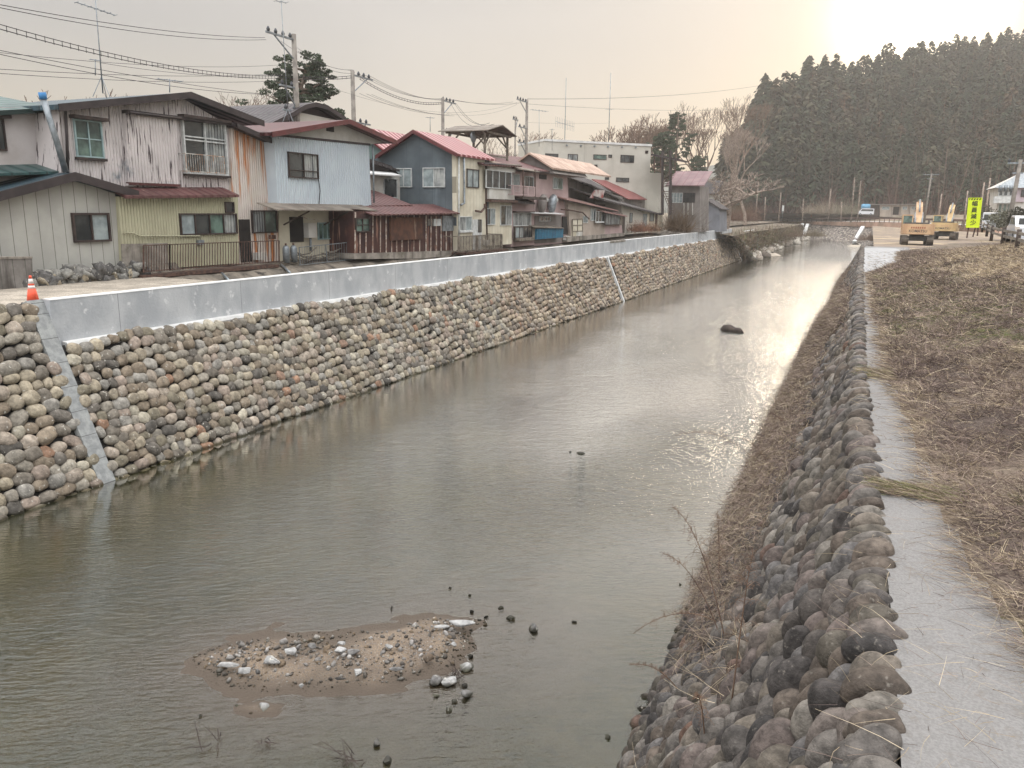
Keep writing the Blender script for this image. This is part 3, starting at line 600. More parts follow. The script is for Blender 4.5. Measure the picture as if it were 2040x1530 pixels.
M['rust_panel'] = mat('dark_rust_corrugated', lin(58,38,38), lin(80,52,46), 1.2, .9, streak=(lin(150,112,96), 5, .57, .68), ridge=('y', .09, .02))
M['rust_orange'] = mat('orange_rust_sheet', lin(98,66,50), lin(74,50,42), 2, .9, streak=(lin(170,150,130), 5, .6, .7), ridge=('y', .09, .02))
M['batten'] = mat('peeling_white_batten', lin(196,184,172), lin(140,112,98), 5, .8)
M['slate_wall'] = mat('slate_blue_sheet_wall', lin(88,97,102), lin(74,82,87), .7, .7, streak=(lin(118,130,138), 1.6, .60, .80), seam=('x', .9, .02, lin(64,72,80)))
M['cream_board'] = mat('cream_board_wall', lin(204,198,180), lin(186,178,158), .8, .8, streak=(lin(140,128,108), 2.4, .58, .78), seam=('y', .45, .02, lin(140,134,118)))
M['pink_wall'] = mat('dull_pink_plaster', lin(176,154,152), lin(160,138,136), .6, .85, streak=(lin(124,104,102), 1.4, .60, .8), bump=(8, .012))
M['tan_wall'] = mat('tan_mortar_wall', lin(172,160,148), lin(154,142,132), .6, .9, streak=(lin(124,112,102), 1.4, .58, .8), bump=(8, .012))
M['conc_bldg'] = mat('weathered_white_concrete', lin(186,182,172), lin(172,168,158), .35, .85, streak=(lin(134,128,118), 1.1, .58, .78), bump=(5, .01))
M['grey_wall'] = mat('grey_plank_wall', lin(128,122,118), lin(108,102,98), .6, .9, streak=(lin(88,82,78), 1.6, .55, .75))
M['roof_blue'] = mat('dark_teal_metal_roof', lin(52,72,80), lin(44,60,68), .8, .4, .3, seam=('x', .42, .05, lin(34,46,52)), ridge=('x', .42, .03))
M['roof_green'] = mat('green_metal_roof', lin(74,96,92), lin(60,80,78), .8, .4, .3, seam=('x', .42, .06, lin(40,54,52)), ridge=('x', .42, .03))
M['roof_dark'] = mat('black_brown_metal_roof', lin(58,50,52), lin(46,40,42), 1, .5, .2, ridge=('x', .4, .02))
M['roof_maroon'] = mat('maroon_metal_roof', lin(88,50,50), lin(74,44,44), .8, .45, .2, seam=('x', .42, .05, lin(62,32,34)), ridge=('x', .42, .03))
M['roof_maroon_y'] = mat('faded_maroon_roof', lin(100,66,64), lin(82,54,52), .9, .55, .1, seam=('y', .42, .05, lin(66,38,38)), ridge=('y', .42, .03), spots=(lin(140,110,100), 2, .6, .7))
M['roof_red_y'] = mat('red_striped_metal_roof', lin(112,40,44), lin(98,36,40), .8, .5, .1, seam=('y', .66, .22, lin(184,148,148)))
M['roof_pink_y'] = mat('faded_pink_roof', lin(150,118,112), lin(128,98,94), 1, .7, seam=('y', .45, .04, lin(110,78,74)))
M['roof_tile'] = mat('dark_tile_roof', lin(72,66,66), lin(56,52,52), 1.5, .7, ridge=('y', .27, .05), spots=(lin(120,112,106), 4, .62, .68), bump=(3, .05))
M['roof_tan'] = mat('tan_slate_roof', lin(176,152,136), lin(146,122,108), 1, .7, seam=('y', .5, .05, lin(112,92,84)))
M['awning'] = mat('dirty_grey_sheet', lin(132,124,114), lin(104,96,88), 1.3, .8, ridge=('y', .13, .02), streak=(lin(112,76,62), 3, .6, .75))
M['fascia_maroon'] = mat('maroon_fascia', lin(98,46,46), lin(80,40,40), 2, .5)
M['fascia_dark'] = mat('dark_fascia', lin(58,50,50), lin(44,38,38), 2, .6)
M['blue_panel'] = mat('blue_corrugated_panel', lin(42,112,140), lin(34,92,120), 1.5, .6, ridge=('y', .2, .03), seam=('y', .6, .05, lin(24,60,80)))

n = 5200; tt = RNG.uniform(0, 1, n); LBa = np.array([tuple(p) for p in pl_(LB, 4.1, 30)]); TOa = np.array([tuple(p) for p in pl_([(1484,523),(1500,512),(1530,500),(1565,490),(1588,481),(1600,474)], 0., 30)]); ii = RNG.integers(0, 29, n); P0s = LBa[ii]*tt[:, None]+TOa[ii]*(1-tt[:, None])+RNG.normal(0, .8, (n, 3))*np.array([1, 1, .2]); P0s[:, 2] = 4.1*tt**.6-.1
SCRUB = P0s
# --- house A : low grey shed
PA = ('x', -24.7)
A = house(-27, 17, 'low grey board house with a dark blue gable roof, nearest on the left bank')
wall(A, 'wall', PA, [(-60,566),(244,541),(229,386),(131,352),(-60,398)], M['shed_wall'], 6)
wall(A, 'foundation', ('x', -24.66), [(-60,582),(247,553),(246,540),(-60,565)], M['concrete_old'], 6)
gable_roof(A, PA, [(-60,393),(131,344),(258,381)], M['roof_blue'], .45, 7.5, .2, M['fascia_dark'])
window(A, PA, (143,424,217,482), 'frame_dark', 'glass', 2, out=.1, fw_=.07, panes=['glass', 'glass_pale'])
# taller green-roofed wing behind A
A2 = house(-30, 14, 'white plastered wing with green ribbed metal roofs behind the low grey house')
PA2 = ('x', -26.2)
wall(A2, 'wall', PA2, [(-90,380),(128,345),(118,212),(-90,215)], M['plaster_white'], 5)
lean_roof(A2, ('x', -25.8), (-120,226), (112,214), 4.5, .75, M['roof_green'], .15)
m = MB(); a, b, c_ = U(-140, 350, 'x', -25.1), U(124, 341, 'x', -25.1), U(-5, 304, 'x', -28.); m.prism([a, b, c_], (0, 0, -.08)); m.build('hip_roof', mat('teal_hip_roof', lin(62,92,90), lin(50,76,76), .8, .4, .3, seam=('y', .6, .07, lin(34,50,50)), ridge=('y', .6, .04)), A2)
pipe(A2, 'duct', ('x', -24.75), [(86,196),(110,272),(131,343)], .10, M['steel'], 0)
pipe(A2, 'duct_cap', ('x', -24.75), [(83.5,184),(86.5,198)], .12, mat('blue_plastic', lin(58,118,168), rough=.6), 0)
window(A2, ('x', -26.2), (-8,236,9,300), 'frame_dark', 'glass', 1, hood='frame_dark')

# --- house B : two-storey peeling house
PB = ('x', -25.0)
B = house(-28, 24.5, 'two-storey house of peeling pinkish corrugated sheet with a pale yellow ground floor')
wall(B, 'wall', PB, [(121,345),(228,372),(262,400),(470,408),(470,258),(361,194),(118,213)], M['peeling'], 6)
wall(B, 'right_wing', ('x', -24.85), [(462,530),(556,520),(549,290),(462,254)], M['rust_white'], 6)
wall(B, 'shutter_box', ('x', -24.84), [(256,370),(356,367),(352,238),(250,224)], M['peeling'], .16)
box_px(B, 'box_sill', ('x', -24.84), (256,365,358,370), -.12, .03, M['roof_maroon'])
gable_roof(B, PB, [(96,209),(361,185),(508,242)], M['roof_blue'], .5, 8, .16, M['fascia_dark'])
gable_roof(B, ('x', -24.85), [(455,246),(560,292)], M['roof_dark'], .45, 6, .14, M['fascia_dark'])
m = MB(); a, b = uv(PB, 242, 219), uv(PB, 455, 245); m.prism([pp(PB, a[0], a[1], .3), pp(PB, b[0], b[1], .3), pp(PB, b[0], b[1]-.12, .3), pp(PB, a[0], a[1]-.12, .3)], (-.32, 0, 0)); m.build('eave_beam', M['fascia_dark'], B)
window(B, PB, (148,240,203,314), 'frame_teal', 'glass_green', 2, (.5,), sill='frame_dark', hood='frame_dark')
window(B, ('x', -24.98), (363,241,449,348), 'frame_white', 'glass', 2, (.62, .68), fw_=.07, out=.12, sill='frame_dark', hood='frame_dark', panes=['glass', 'curtain'])
railing(B, PB, (371,309,447,346), M['white_iron'], 17, .35)
wall(B, 'yellow_wall', ('x', -24.55), [(245,541),(476,524),(474,388),(236,392)], M['yellow_rib'], 1.2)
wall(B, 'patched_base', ('x', -24.50), [(245,541),(336,536),(334,484),(243,486)], M['concrete_old'], .06)
lean_roof(B, ('x', -24.15), (250,390), (476,388), .85, .3, M['roof_maroon_y'], .1, name='awning')
window(B, ('x', -24.55), (357,425,470,467), 'frame_dark', 'glass', 4, out=.1, panes=['glass_pale', 'glass', 'glass_green', 'curtain'])
window(B, ('x', -24.55), (447,402,465,424), 'frame_dark', 'glass', 1)
window(B, ('x', -24.85), (500,419,550,464), 'frame_dark', 'glass_green', 2, out=.1, panes=['curtain', 'glass_green'])
box_px(B, 'door', ('x', -24.85), (477,437,499,522), -.02, .03, M['void'])
pipe(B, 'downpipe', PB, [(112,215),(124,222),(127,270),(129,345)], .05, M['fascia_dark'], .15)
pipe(B, 'drain_pipe', ('x', -24.55), [(243,463),(262,464),(275,470),(395,470),(398,480)], .03, M['yellow_rib'], .08)
m = MB(); q = ('x', -23.7); a, b = uv(q, 283, 549), uv(q, 556, 527); m.prism([pp(q, a[0], a[1]), pp(q, b[0], b[1]), pp(q, b[0], b[1]-.12), pp(q, a[0], a[1]-.12)], (-1.2, 0, 0)); m.build('platform', M['brown_iron'], B)
m = MB()
for (x0, x1) in ((286, 338), (338, 556)):
    n = int((x1-x0)/5.2)
    yt = lambda x: 489-(x-286)*.036; yb = lambda x: 543-(x-286)*.077
    for i in range(n+1): x = x0+(x1-x0)*i/n; m.beam(pp(q, *uv(q, x, yt(x))), pp(q, *uv(q, x, yb(x))), .045 if i in (0, n) else .022)
    for f_ in (yt, lambda x: yb(x)-2): m.beam(pp(q, *uv(q, x0, f_(x0))), pp(q, *uv(q, x1, f_(x1))), .035)
m.build('platform_fence', M['brown_iron'], B)
for i, (p0, p1) in enumerate((((357,552),(377,568)), ((440,542),(456,559)), ((560,527),(578,544)))):
    a, b = U(*p0, 'x', -23.9), U(*p1, 'x', -22.6); m = MB(); m.tube([a, b], .055, 7); m.build('drain_pipe', M['steel'], B)

# --- house C : pale blue
PC = ('x', -24.3)
Cc = house(-28, 31.5, 'two-storey house clad in pale blue corrugated sheet with a maroon gable roof')
wall(Cc, 'wall', PC, [(554,406),(740,414),(735,288),(544,270)], M['sky_rib'], 7)
wall(Cc, 'gable_board', ('x', -24.36), [(540,268),(735,288),(762,283),(676,246)], M['white_board'], 6)
m = MB(); a, b = uv(PC, 540, 268), uv(PC, 737, 288); m.prism([pp(PC, a[0], a[1]+.05, .04), pp(PC, b[0], b[1]+.05, .04), pp(PC, b[0], b[1]-.05, .04), pp(PC, a[0], a[1]-.05, .04)], (-.1, 0, 0)); m.build('trim', M['fascia_dark'], Cc)
gable_roof(Cc, PC, [(520,264),(676,239),(772,281)], M['roof_maroon'], .6, 9, .14, M['fascia_maroon'])
box_px(Cc, 'vent', ('x', -24.36), (650,251,664,262), 0, .05, M['void'])
window(Cc, PC, (573,305,632,355), 'frame_dark', 'glass', 2, (.3,), out=.1, panes=['glass', 'curtain'])
lean_roof(Cc, ('x', -23.3), (550,417), (752,419), 1.05, .28, M['awning'], .05, name='awning')
wall(Cc, 'ground_floor', ('x', -24.8), [(556,524),(706,514),(706,414),(556,408)], M['cream_wall'], 4)
QC = ('x', -24.8)
box_px(Cc, 'door', QC, (577,432,603,482), 0, .05, M['void']); window(Cc, QC, (632,443,660,477), 'frame_teal', 'glass_green', 3, out=.08); window(Cc, QC, (663,424,678,460), 'frame_dark', 'glass', 1)
box_px(Cc, 'door', QC, (681,440,702,512), 0, .05, M['grey_wood']); box_px(Cc, 'water_heater', QC, (604,444,620,473), 0, .32, M['white_board']); pipe(Cc, 'flue', QC, [(612,474),(612,500)], .06, M['steel'], .2)
for x in (565, 645): m = MB(); m.beam(pp(QC, *uv(QC, x, 448), 0), pp(QC, *uv(QC, x+10, 420), 1.2), .06); m.build('bracket', M['dark_wood'], Cc)
# gas cylinders, pile, leaning gates
for i, x in enumerate((571, 586)):
    w = U(x, 523-i, 'x', -23.85); g = empty('gas_cylinder', w, ('left one' if i == 0 else 'right one')+' of the two grey gas cylinders under the pale blue house', 'gas cylinder', 'gas cylinders'); m = MB(); m.tube([w, w+Vector((0,0,.62)), w+Vector((0,0,.72)), w+Vector((0,0,.76))], [.16,.16,.11,.05], 12); m.build('tank', M['steel'], g); m = MB(); m.tube([w+Vector((0,0,.76)), w+Vector((0,0,.86))], .045, 8); m.build('valve', M['brown_iron'], g)
q = ('x', -23.75); m = MB()
for a, b in (((596,493),(702,482)), ((596,528),(708,516)), ((596,493),(598,528)), ((702,482),(708,516)), ((648,487),(652,522))): m.beam(pp(q, *uv(q, *a)), pp(q, *uv(q, *b)), .035)
for i in range(1, 22): x = 597+i*4.9; m.beam(pp(q, *uv(q, x, 492.5-(x-597)*.1)), pp(q, *uv(q, x+.8, 527-(x-597)*.11)), .011)
m.build('metal_railing', M['steel'], tag(empty('railing', U(650, 520, 'x', -23.75), 'thin grey metal railing leaning before the pale blue house', 'railing')))
m = MB()
for i in range(46):
    x = random.uniform(592, 690); y = random.uniform(505, 522)-(x-592)*.08; a = U(x, y, 'x', random.uniform(-24.4, -23.85)); d = Vector((random.uniform(-.1,.1), random.choice((-1,1))*random.uniform(.3,1.1), random.uniform(-.15,.22)))
    m.beam(a, a+d, random.uniform(.03,.09), random.uniform(.02,.05))
tag(m.build('scrap_pile', M['grey_wood']), 'pile of grey scrap timber behind the thin railing', 'scrap pile')
# --- building behind C with a dark barrel roof
H = house(-33, 36, 'dark curved-roof building rising behind the pale blue house', 'building', 'building')
PH = ('x', -31.)
wall(H, 'wall', PH, [(588,300),(676,300),(674,240),(588,222)], M['conc_bldg'], 3); wall(H, 'dark_wall', ('x', -31.3), [(520,262),(680,300),(680,232),(622,208),(560,226)], M['fascia_dark'], 5)
gable_roof(H, ('x', -30.9), [(530,246),(575,224),(600,209),(622,204),(645,210),(681,233)], M['roof_dark'], .3, 8, .25)
# --- red roof beyond, teal gable
H = house(-33, 43, 'house with a red ribbed roof and teal gable, between the pale blue and slate houses')
yH = 49.; wall(H, 'wall', ('y', yH), [(700,340),(768,340),(768,302),(705,256),(660,290),(660,340)], mat('teal_plaster', lin(112,134,132), lin(96,116,116), 1), 8)
q = [uv(('y', yH), *p) for p in ((650,292),(705,250),(775,303))]; m = MB()
for (u0, v0), (u1, v1) in zip(q[:-1], q[1:]): m.prism([(u0, yH-.4, v0), (u1, yH-.4, v1), (u1, yH-.4, v1-.13), (u0, yH-.4, v0-.13)], (0, 10., 0))
m.build('roof', M['roof_red_y'], H)
# --- house D : small white house
PD = ('x', -27.0)
H = house(-29, 37.5, 'small white house with a pale lean-to canopy squeezed beside the slate house')
wall(H, 'wall', PD, [(736,408),(797,412),(797,348),(736,340)], M['white_board'], 3)
lean_roof(H, ('x', -26.3), (736,345), (800,349), .9, .22, M['concrete_cap'], .08, name='canopy')
lean_roof(H, ('x', -26.8), (736,318), (796,338), 3., .9, M['roof_tile'], .14)
wall(H, 'gable', ('x', -27.05), [(736,345),(797,350),(780,330),(736,316)], M['fascia_dark'], 2)
window(H, PD, (763,355,790,394), 'frame_white', 'glass', 1)
# --- E : rusty lean-to
PE = ('x', -23.3)
H = house(-24, 37.5, 'rust-red corrugated lean-to with peeling white battens below the slate house', 'lean-to', 'lean_to')
wall(H, 'wall', PE, [(706,506),(840,505),(908,500),(905,424),(775,424),(704,416)], M['rust_panel'], 2.2)
for i, x in enumerate((707,716,728,742,757,768,779,789,800,812,824,835,848,858,868,878,888,897,905)):
    m = MB(); top = 418+(x-704)*.05; bot = 505-(x-840)*.05 if x > 840 else 505.
    if x in (716, 728): m.beam(pp(PE, *uv(PE, x, 464), .03), pp(PE, *uv(PE, x, bot-1), .03), .05)
    else: m.beam(pp(PE, *uv(PE, x, top+4), .03), pp(PE, *uv(PE, x+random.uniform(-1,1), bot-1), .03), random.uniform(.035,.085), .03)
    m.build('batten', M['batten'], H)
window(H, PE, (706,434,735,462), 'frame_dark', 'glass_green', 2, (.5,), out=.1)
box_px(H, 'patch_panel', PE, (775,433,838,478), .02, .12, M['rust_orange']); box_px(H, 'white_patch', PE, (863,436,877,450), .02, .06, M['frame_white']); box_px(H, 'dark_patch', PE, (850,436,862,450), .02, .06, M['glass'])
box_px(H, 'louvre', PE, (880,430,906,460), .02, .08, M['steel'])
lean_roof(H, ('x', -22.85), (742,427), (916,424), 1.8, .5, M['roof_maroon_y'], .07)
lean_roof(H, ('x', -24.2), (738,410), (822,408), 2.6, .8, M['roof_maroon_y'], .08)
wall(H, 'base', ('x', -23.2), [(706,516),(840,515),(910,508),(908,499),(706,505)], M['concrete_old'], 2)
# --- F : slate gable + cream river wall
yF = U(910, 400, 'x', -23.0).y; PF = ('y', yF)
Hf = house(-26.5, yF+4, 'slate-blue gabled house with red ribbed roof and a cream wall towards the river')
wall(Hf, 'gable_wall', PF, [(735,430),(911,450),(909,305),(830,262),(757,309),(735,322)], M['slate_wall'], 4.5, umax=-23.02)
PFx = ('x', -22.99)
wall(Hf, 'cream_wall', PFx, [(911,502),(968,498),(966,312),(909,303)], M['cream_board'], .3)
window(Hf, PF, (843,334,887,373), 'frame_white', 'curtain', 2, out=.08, panes=['glass_pale', 'curtain']); window(Hf, PF, (788,335,821,373), 'frame_white', 'glass_pale', 2, out=.08)
q = [uv(PF, *p) for p in ((755,311),(830,260),(917,307))]; m = MB()
for (u0, v0), (u1, v1) in zip(q[:-1], q[1:]): m.prism([(u0, yF-.4, v0), (u1, yF-.4, v1), (u1, yF-.4, v1-.13), (u0, yF-.4, v0-.13)], (0, 5.4, 0))
m.build('roof', M['roof_red_y'], Hf)
m = MB()
for (u0, v0), (u1, v1) in zip(q[:-1], q[1:]): m.prism([(u0, yF-.44, v0+.02), (u1, yF-.44, v1+.02), (u1, yF-.44, v1-.2), (u0, yF-.44, v0-.2)], (0, .05, 0))
m.build('bargeboard', M['fascia_maroon'], Hf)
window(Hf, PFx, (929,337,953,374), 'frame_dark', 'glass_pale', 2); window(Hf, PFx, (914,431,939,460), 'frame_white', 'glass_pale', 2, sill='frame_white', panes=['curtain', 'glass_pale'])
box_px(Hf, 'door', PFx, (941,437,959,497), 0, .04, M['frame_white']); box_px(Hf, 'door_glass', PFx, (951,437,958,463), .045, .06, M['glass'])
pipe(Hf, 'vent_pipe', PFx, [(920,314),(921,370),(921,405),(914,408)], .07, M['steel'], .14); pipe(Hf, 'flue', PFx, [(942,420),(953,422),(960,414),(960,406)], .07, M['brown_iron'], .2)
railing(Hf, PFx, (914,469,999,499), M['grey_wood'], 30, 1.0, .05, .05, 'balcony_fence'); box_px(Hf, 'balcony_floor', ('x', -22.5), (914,499,999,503), -.5, .5, M['brown_iron'])
m = MB()
for x in (915, 935, 956, 976, 998): u, v = uv(('x', -21.99), x, 498); m.beam((-22.05, u, v), (-23.2, u, v-.9), .08)
m.build('balcony_strut', M['dark_wood'], Hf)
# --- G : glazed upper floor, roof deck
PG = ('x', -23.05)
Hg = house(-26, 50, 'cream two-storey house with a band of four upper windows and a wooden roof deck')
wall(Hg, 'wall', PG, [(967,490),(1020,486),(1018,328),(966,318)], M['cream_board'], 6); box_px(Hg, 'white_panel', PG, (967,377,1018,397), 0, .28, M['white_board']); box_px(Hg, 'ledge', PG, (965,398,1019,403), 0, .5, M['brown_iron'])
window(Hg, ('x', -22.78), (967,340,1018,376), 'frame_white', 'glass', 4, out=.08); box_px(Hg, 'bay_top', PG, (967,334,1019,341), 0, .3, M['white_board'])
window(Hg, PG, (967,415,985,448), 'frame_white', 'glass', 2, panes=['glass', 'glass_pale']); window(Hg, PG, (996,409,1018,449), 'frame_white', 'glass', 2, panes=['glass', 'curtain'])
lean_roof(Hg, ('x', -22.5), (965,327), (1040,330), 3.6, 1.0, M['roof_maroon_y'], .1)
T = empty('roof_deck', U(960, 320, 'x', -25), 'weathered timber roof deck with a shallow gabled shelter above the cream house', 'roof deck')
yd0 = 49.; pd = ('y', yd0)
def dp(px, py, y): return U(px, py, 'y', y)
m = MB()
P4 = [(903,262,46.), (967,262,46.), (947,315,51.), (1010,262,51.)]
c0 = U(966, 262, 'x', -25.2); c1 = U(1011, 264, 'x', -25.2); zt = c0.z; 
for x in (-25.2, -28.0):
    for y in (c0.y, c1.y): m.beam((x, y, zt), (x, y, zt-3.0), .14)
m.build('post', M['grey_wood'], T)
m = MB()
for x in (-25.2, -28.0): m.beam((x, c0.y-.4, zt), (x, c1.y+.6, zt), .14)
for y in (c0.y, c1.y): m.beam((-25., y, zt), (-28.3, y, zt), .14)
for y in (c0.y, c1.y): m.beam((-25.2, y, zt-.9), (-25.2, y+(.9 if y == c0.y else -.9), zt), .09); m.beam((-28, y, zt-.9), (-27.1, y, zt), .09); m.beam((-25.2, y, zt-.9), (-26.1, y, zt), .09)
m.build('beam', M['grey_wood'], T)
m = MB(); ym = (c0.y+c1.y)/2; xa, xb = -24.7, -28.6
for s in (-1, 1): m.prism([(xa, ym, zt+.62), (xa, ym+s*(c1.y-c0.y)*.66, zt+.06), (xa, ym+s*(c1.y-c0.y)*.66, zt), (xa, ym, zt+.56)], (xb-xa, 0, 0))
m.build('shelter_roof', M['awning'], T)
m = MB()
for z_ in (1.55, 1.95, 2.3, 2.65): m.beam((-25.15, c0.y+.1, zt-z_), (-25.15, c1.y-.1, zt-z_), .03, .12)
for z_ in (1.55, 1.95, 2.3): m.beam((-28, c0.y-.04, zt-z_), (-25.2, c0.y-.04, zt-z_), .12, .03, up=(0,1,0))
m.build('deck_rail', M['grey_wood'], T)
m = MB(); m.box((-28.4, c0.y-.3, zt-3.1), (-24.9, c1.y+.3, zt-2.95)); m.build('deck_floor', M['grey_wood'], T)
w = U(943, 273, 'x', -26); m = MB(); m.ball(w, (.08,.42,.42), 14, 8); m.build('dish', M['steel'], T)
# --- H : pink with balcony
PHh = ('x', -23.25)
Hh = house(-26, 55, 'narrow dull pink house with a slatted upper balcony and framed bay below')
wall(Hh, 'wall', PHh, [(1019,492),(1064,488),(1062,338),(1018,330)], M['pink_wall'], 5)
window(Hh, PHh, (1021,346,1034,382), 'frame_white', 'glass_pale', 1); window(Hh, PHh, (1044,351,1062,376), 'frame_white', 'glass', 2)
railing(Hh, PHh, (1021,371,1064,390), M['pink_wall'], 18, .8, .05, .06, 'balcony_rail'); box_px(Hh, 'balcony_floor', PHh, (1018,392,1066,397), 0, .9, M['dark_wood'])
m = MB()
for x in (1042, 1066): a = uv(('x', -22.45), x, 338); b = uv(('x', -22.45), x, 396); m.beam((-22.45, *a), (-22.45, *b), .09)
m.build('balcony_post', M['brown_iron'], Hh); lean_roof(Hh, ('x', -22.4), (1034,336), (1076,342), 1., .25, M['awning'], .06, name='awning')
lean_roof(Hh, ('x', -22.6), (1018,400), (1066,404), .9, .35, M['roof_tile'], .12, name='lower_roof')
window(Hh, PHh, (1022,424,1057,450), 'frame_white', 'curtain', 4, hood='frame_dark'); window(Hh, ('x', -22.95), (1025,451,1059,474), 'frame_dark', 'glass_pale', 4, panes=['glass_pale', 'curtain', 'glass', 'glass']); box_px(Hh, 'bay_box', PHh, (1023,450,1061,480), 0, .28, M['grey_wood'])
# --- I : pink plaster house with tanks
PI_ = ('x', -23.4)
Hi = house(-26.5, 60, 'dull pink plastered house with one white window above two round tanks')
wall(Hi, 'wall', PI_, [(1064,490),(1137,482),(1130,345),(1064,334)], M['pink_wall'], 6)
wall(Hi, 'dark_ground_floor', ('x', -23.35), [(1066,485),(1118,482),(1118,428),(1066,430)], M['grey_wall'], .3)
window(Hi, PI_, (1101,354,1120,377), 'frame_white', 'glass_green', 2, panes=['glass_pale', 'glass_green']); box_px(Hi, 'vent_opening', PI_, (1074,348,1088,357), 0, .05, M['void']); window(Hi, ('x', -23.34), (1074,431,1096,441), 'frame_white', 'glass', 3)
box_px(Hi, 'doorway', PI_, (1118,431,1136,466), .06, .12, M['void'])
lean_roof(Hi, ('x', -22.9), (1030,336), (1136,344), 4.2, 1.25, M['roof_maroon_y'], .12)
lean_roof(Hi, ('x', -22.6), (1066,424), (1124,426), 1., .12, M['concrete_cap'], .05, name='canopy')
for i, x in enumerate((1079, 1099)):
    w = U(x, 423, 'x', -23.0); t = empty('water_tank', w, ('left' if i == 0 else 'right')+' dark round tank with bent white duct against the pink house', 'tank', 'round tanks'); m = MB(); hh_ = U(x, 394, 'x', -23.0).z-w.z
    m.tube([w, w+Vector((0,0,hh_*.35)), w+Vector((0,.1,hh_*.75)), w+Vector((0,.35,hh_*.98)), w+Vector((0,.62,hh_*.86))], [.2,.34,.36,.32,.2], 12); m.build('tank', M['steel'] if i else M['grey_wall'], t)
    m = MB(); m.tube([w+Vector((0,.62,hh_*.9)), w+Vector((0,.85,hh_*.84))], .21, 12); m.build('duct_mouth', M['frame_white'], t)
t = empty('blue_bin', U(1095, 478, 'x', -22.8), 'blue corrugated storage box with a grey lid under the pink house', 'storage box'); box_px(t, 'box', ('x', -22.8), (1070,455,1122,475), -.9, 0, M['blue_panel']); lean_roof(t, ('x', -22.65), (1066,452), (1124,454), 1.2, .28, M['awning'], .05, name='lid')
# --- tan gable behind
yT = 58.; PT = ('y', yT)
H = house(-30, yT+6, 'grey gabled house with tan slate roof rising behind the pink house')
wall(H, 'wall', PT, [(1028,345),(1104,345),(1088,325),(1057,307),(1034,322)], M['grey_wall'], 8)
q = [uv(PT, *p) for p in ((1030,324),(1057,304),(1104,334))]; m = MB()
for (u0, v0), (u1, v1) in zip(q[:-1], q[1:]): m.prism([(u0, yT-.3, v0), (u1, yT-.3, v1), (u1, yT-.3, v1-.14), (u0, yT-.3, v0-.14)], (0, 15, 0))
m.build('roof', M['roof_tan'], H)
# --- J : low tan/pink house
PJ = ('x', -23.1)
Hj = house(-26, 72, 'long low tan house with faded pink lean-to roof and small white windows')
wall(Hj, 'wall', PJ, [(1136,472),(1205,470),(1205,414),(1131,396)], M['tan_wall'], 5); wall(Hj, 'wall', PJ, [(1205,470),(1240,466),(1237,425),(1205,412)], M['pink_wall'], 5)
lean_roof(Hj, ('x', -22.6), (1129,396), (1232,419), 3.2, .8, M['roof_pink_y'], .1); lean_roof(Hj, ('x', -22.5), (1204,421), (1250,430), 2., .5, M['roof_pink_y'], .1)
window(Hj, PJ, (1161,430,1170,444), 'frame_white', 'glass_pale', 2); window(Hj, PJ, (1176,415,1186,440), 'frame_white', 'glass_pale', 2); window(Hj, ('x', -22.95), (1186,421,1204,442), 'frame_white', 'glass', 3, sill='frame_white'); window(Hj, ('x', -22.8), (1205,425,1234,448), 'frame_dark', 'curtain', 5)
box_px(Hj, 'bay_box', PJ, (1205,424,1235,449), 0, .28, M['grey_wood']); wall(Hj, 'base', ('x', -22.9), [(1130,482),(1245,470),(1243,464),(1130,472)], M['concrete_old'], 3)
wall(Hj, 'upper_wall', ('x', -26.), [(1130,404),(1218,420),(1218,385),(1132,352)], M['grey_wall'], 4); lean_roof(Hj, ('x', -25.5), (1130,352), (1220,384), 2.4, 1.3, M['roof_tile'], .12, name='upper_roof')
pipe(Hj, 'pipe', PJ, [(1112,417),(1135,419),(1155,423),(1168,436)], .06, M['brown_iron'], .25)
m = MB(); a = [U(*p, 'x', -23.6) for p in ((1176,394),(1200,399),(1205,379),(1186,378))]; m.prism(a, (-.1, .02, 0)); tag(m.build('sheet_panel', mat('red_white_peeling_sheet', lin(190,184,180), lin(140,56,52), .9, .6, spots=(lin(60,60,70), 2.4, .62, .66))), 'tilted sheet with peeling red and white paint on the low roof', 'sheet panel')
# --- K : dark roofed pair with pale fronts
PK = ('x', -23.2)
Hk = house(-26, 88, 'dark-roofed house with pale front and open porch near the end of the row')
wall(Hk, 'wall', PK, [(1240,468),(1283,464),(1281,424),(1238,404)], M['conc_bldg'], 5); wall(Hk, 'wall', PK, [(1283,464),(1321,461),(1320,425),(1282,418)], M['cream_board'], 5)
lean_roof(Hk, ('x', -22.6), (1203,397), (1316,426), 3.5, 1.1, M['roof_tile'], .14)
lean_roof(Hk, ('x', -24.5), (1180,368), (1240,398), 3.5, 1.0, M['roof_tile'], .14, name='upper_roof'); wall(Hk, 'upper_wall', ('x', -24.9), [(1206,412),(1240,418),(1240,392),(1206,384)], M['grey_wall'], 4)
for r in ((1254,424,1259,444),(1294,424,1302,441),(1312,424,1317,428)): window(Hk, PK, r, 'frame_dark', 'glass_pale', 1)
box_px(Hk, 'door', PK, (1280,426,1288,458), 0, .05, M['glass_pale']); box_px(Hk, 'door', PK, (1238,430,1244,464), 0, .05, M['dark_wood']); box_px(Hk, 'porch_post', PK, (1305,424,1306.5,460), 0, .2, M['brown_iron']); railing(Hk, PK, (1258,448,1276,463), M['grey_wood'], 6, .5, .04, .05, 'railing')
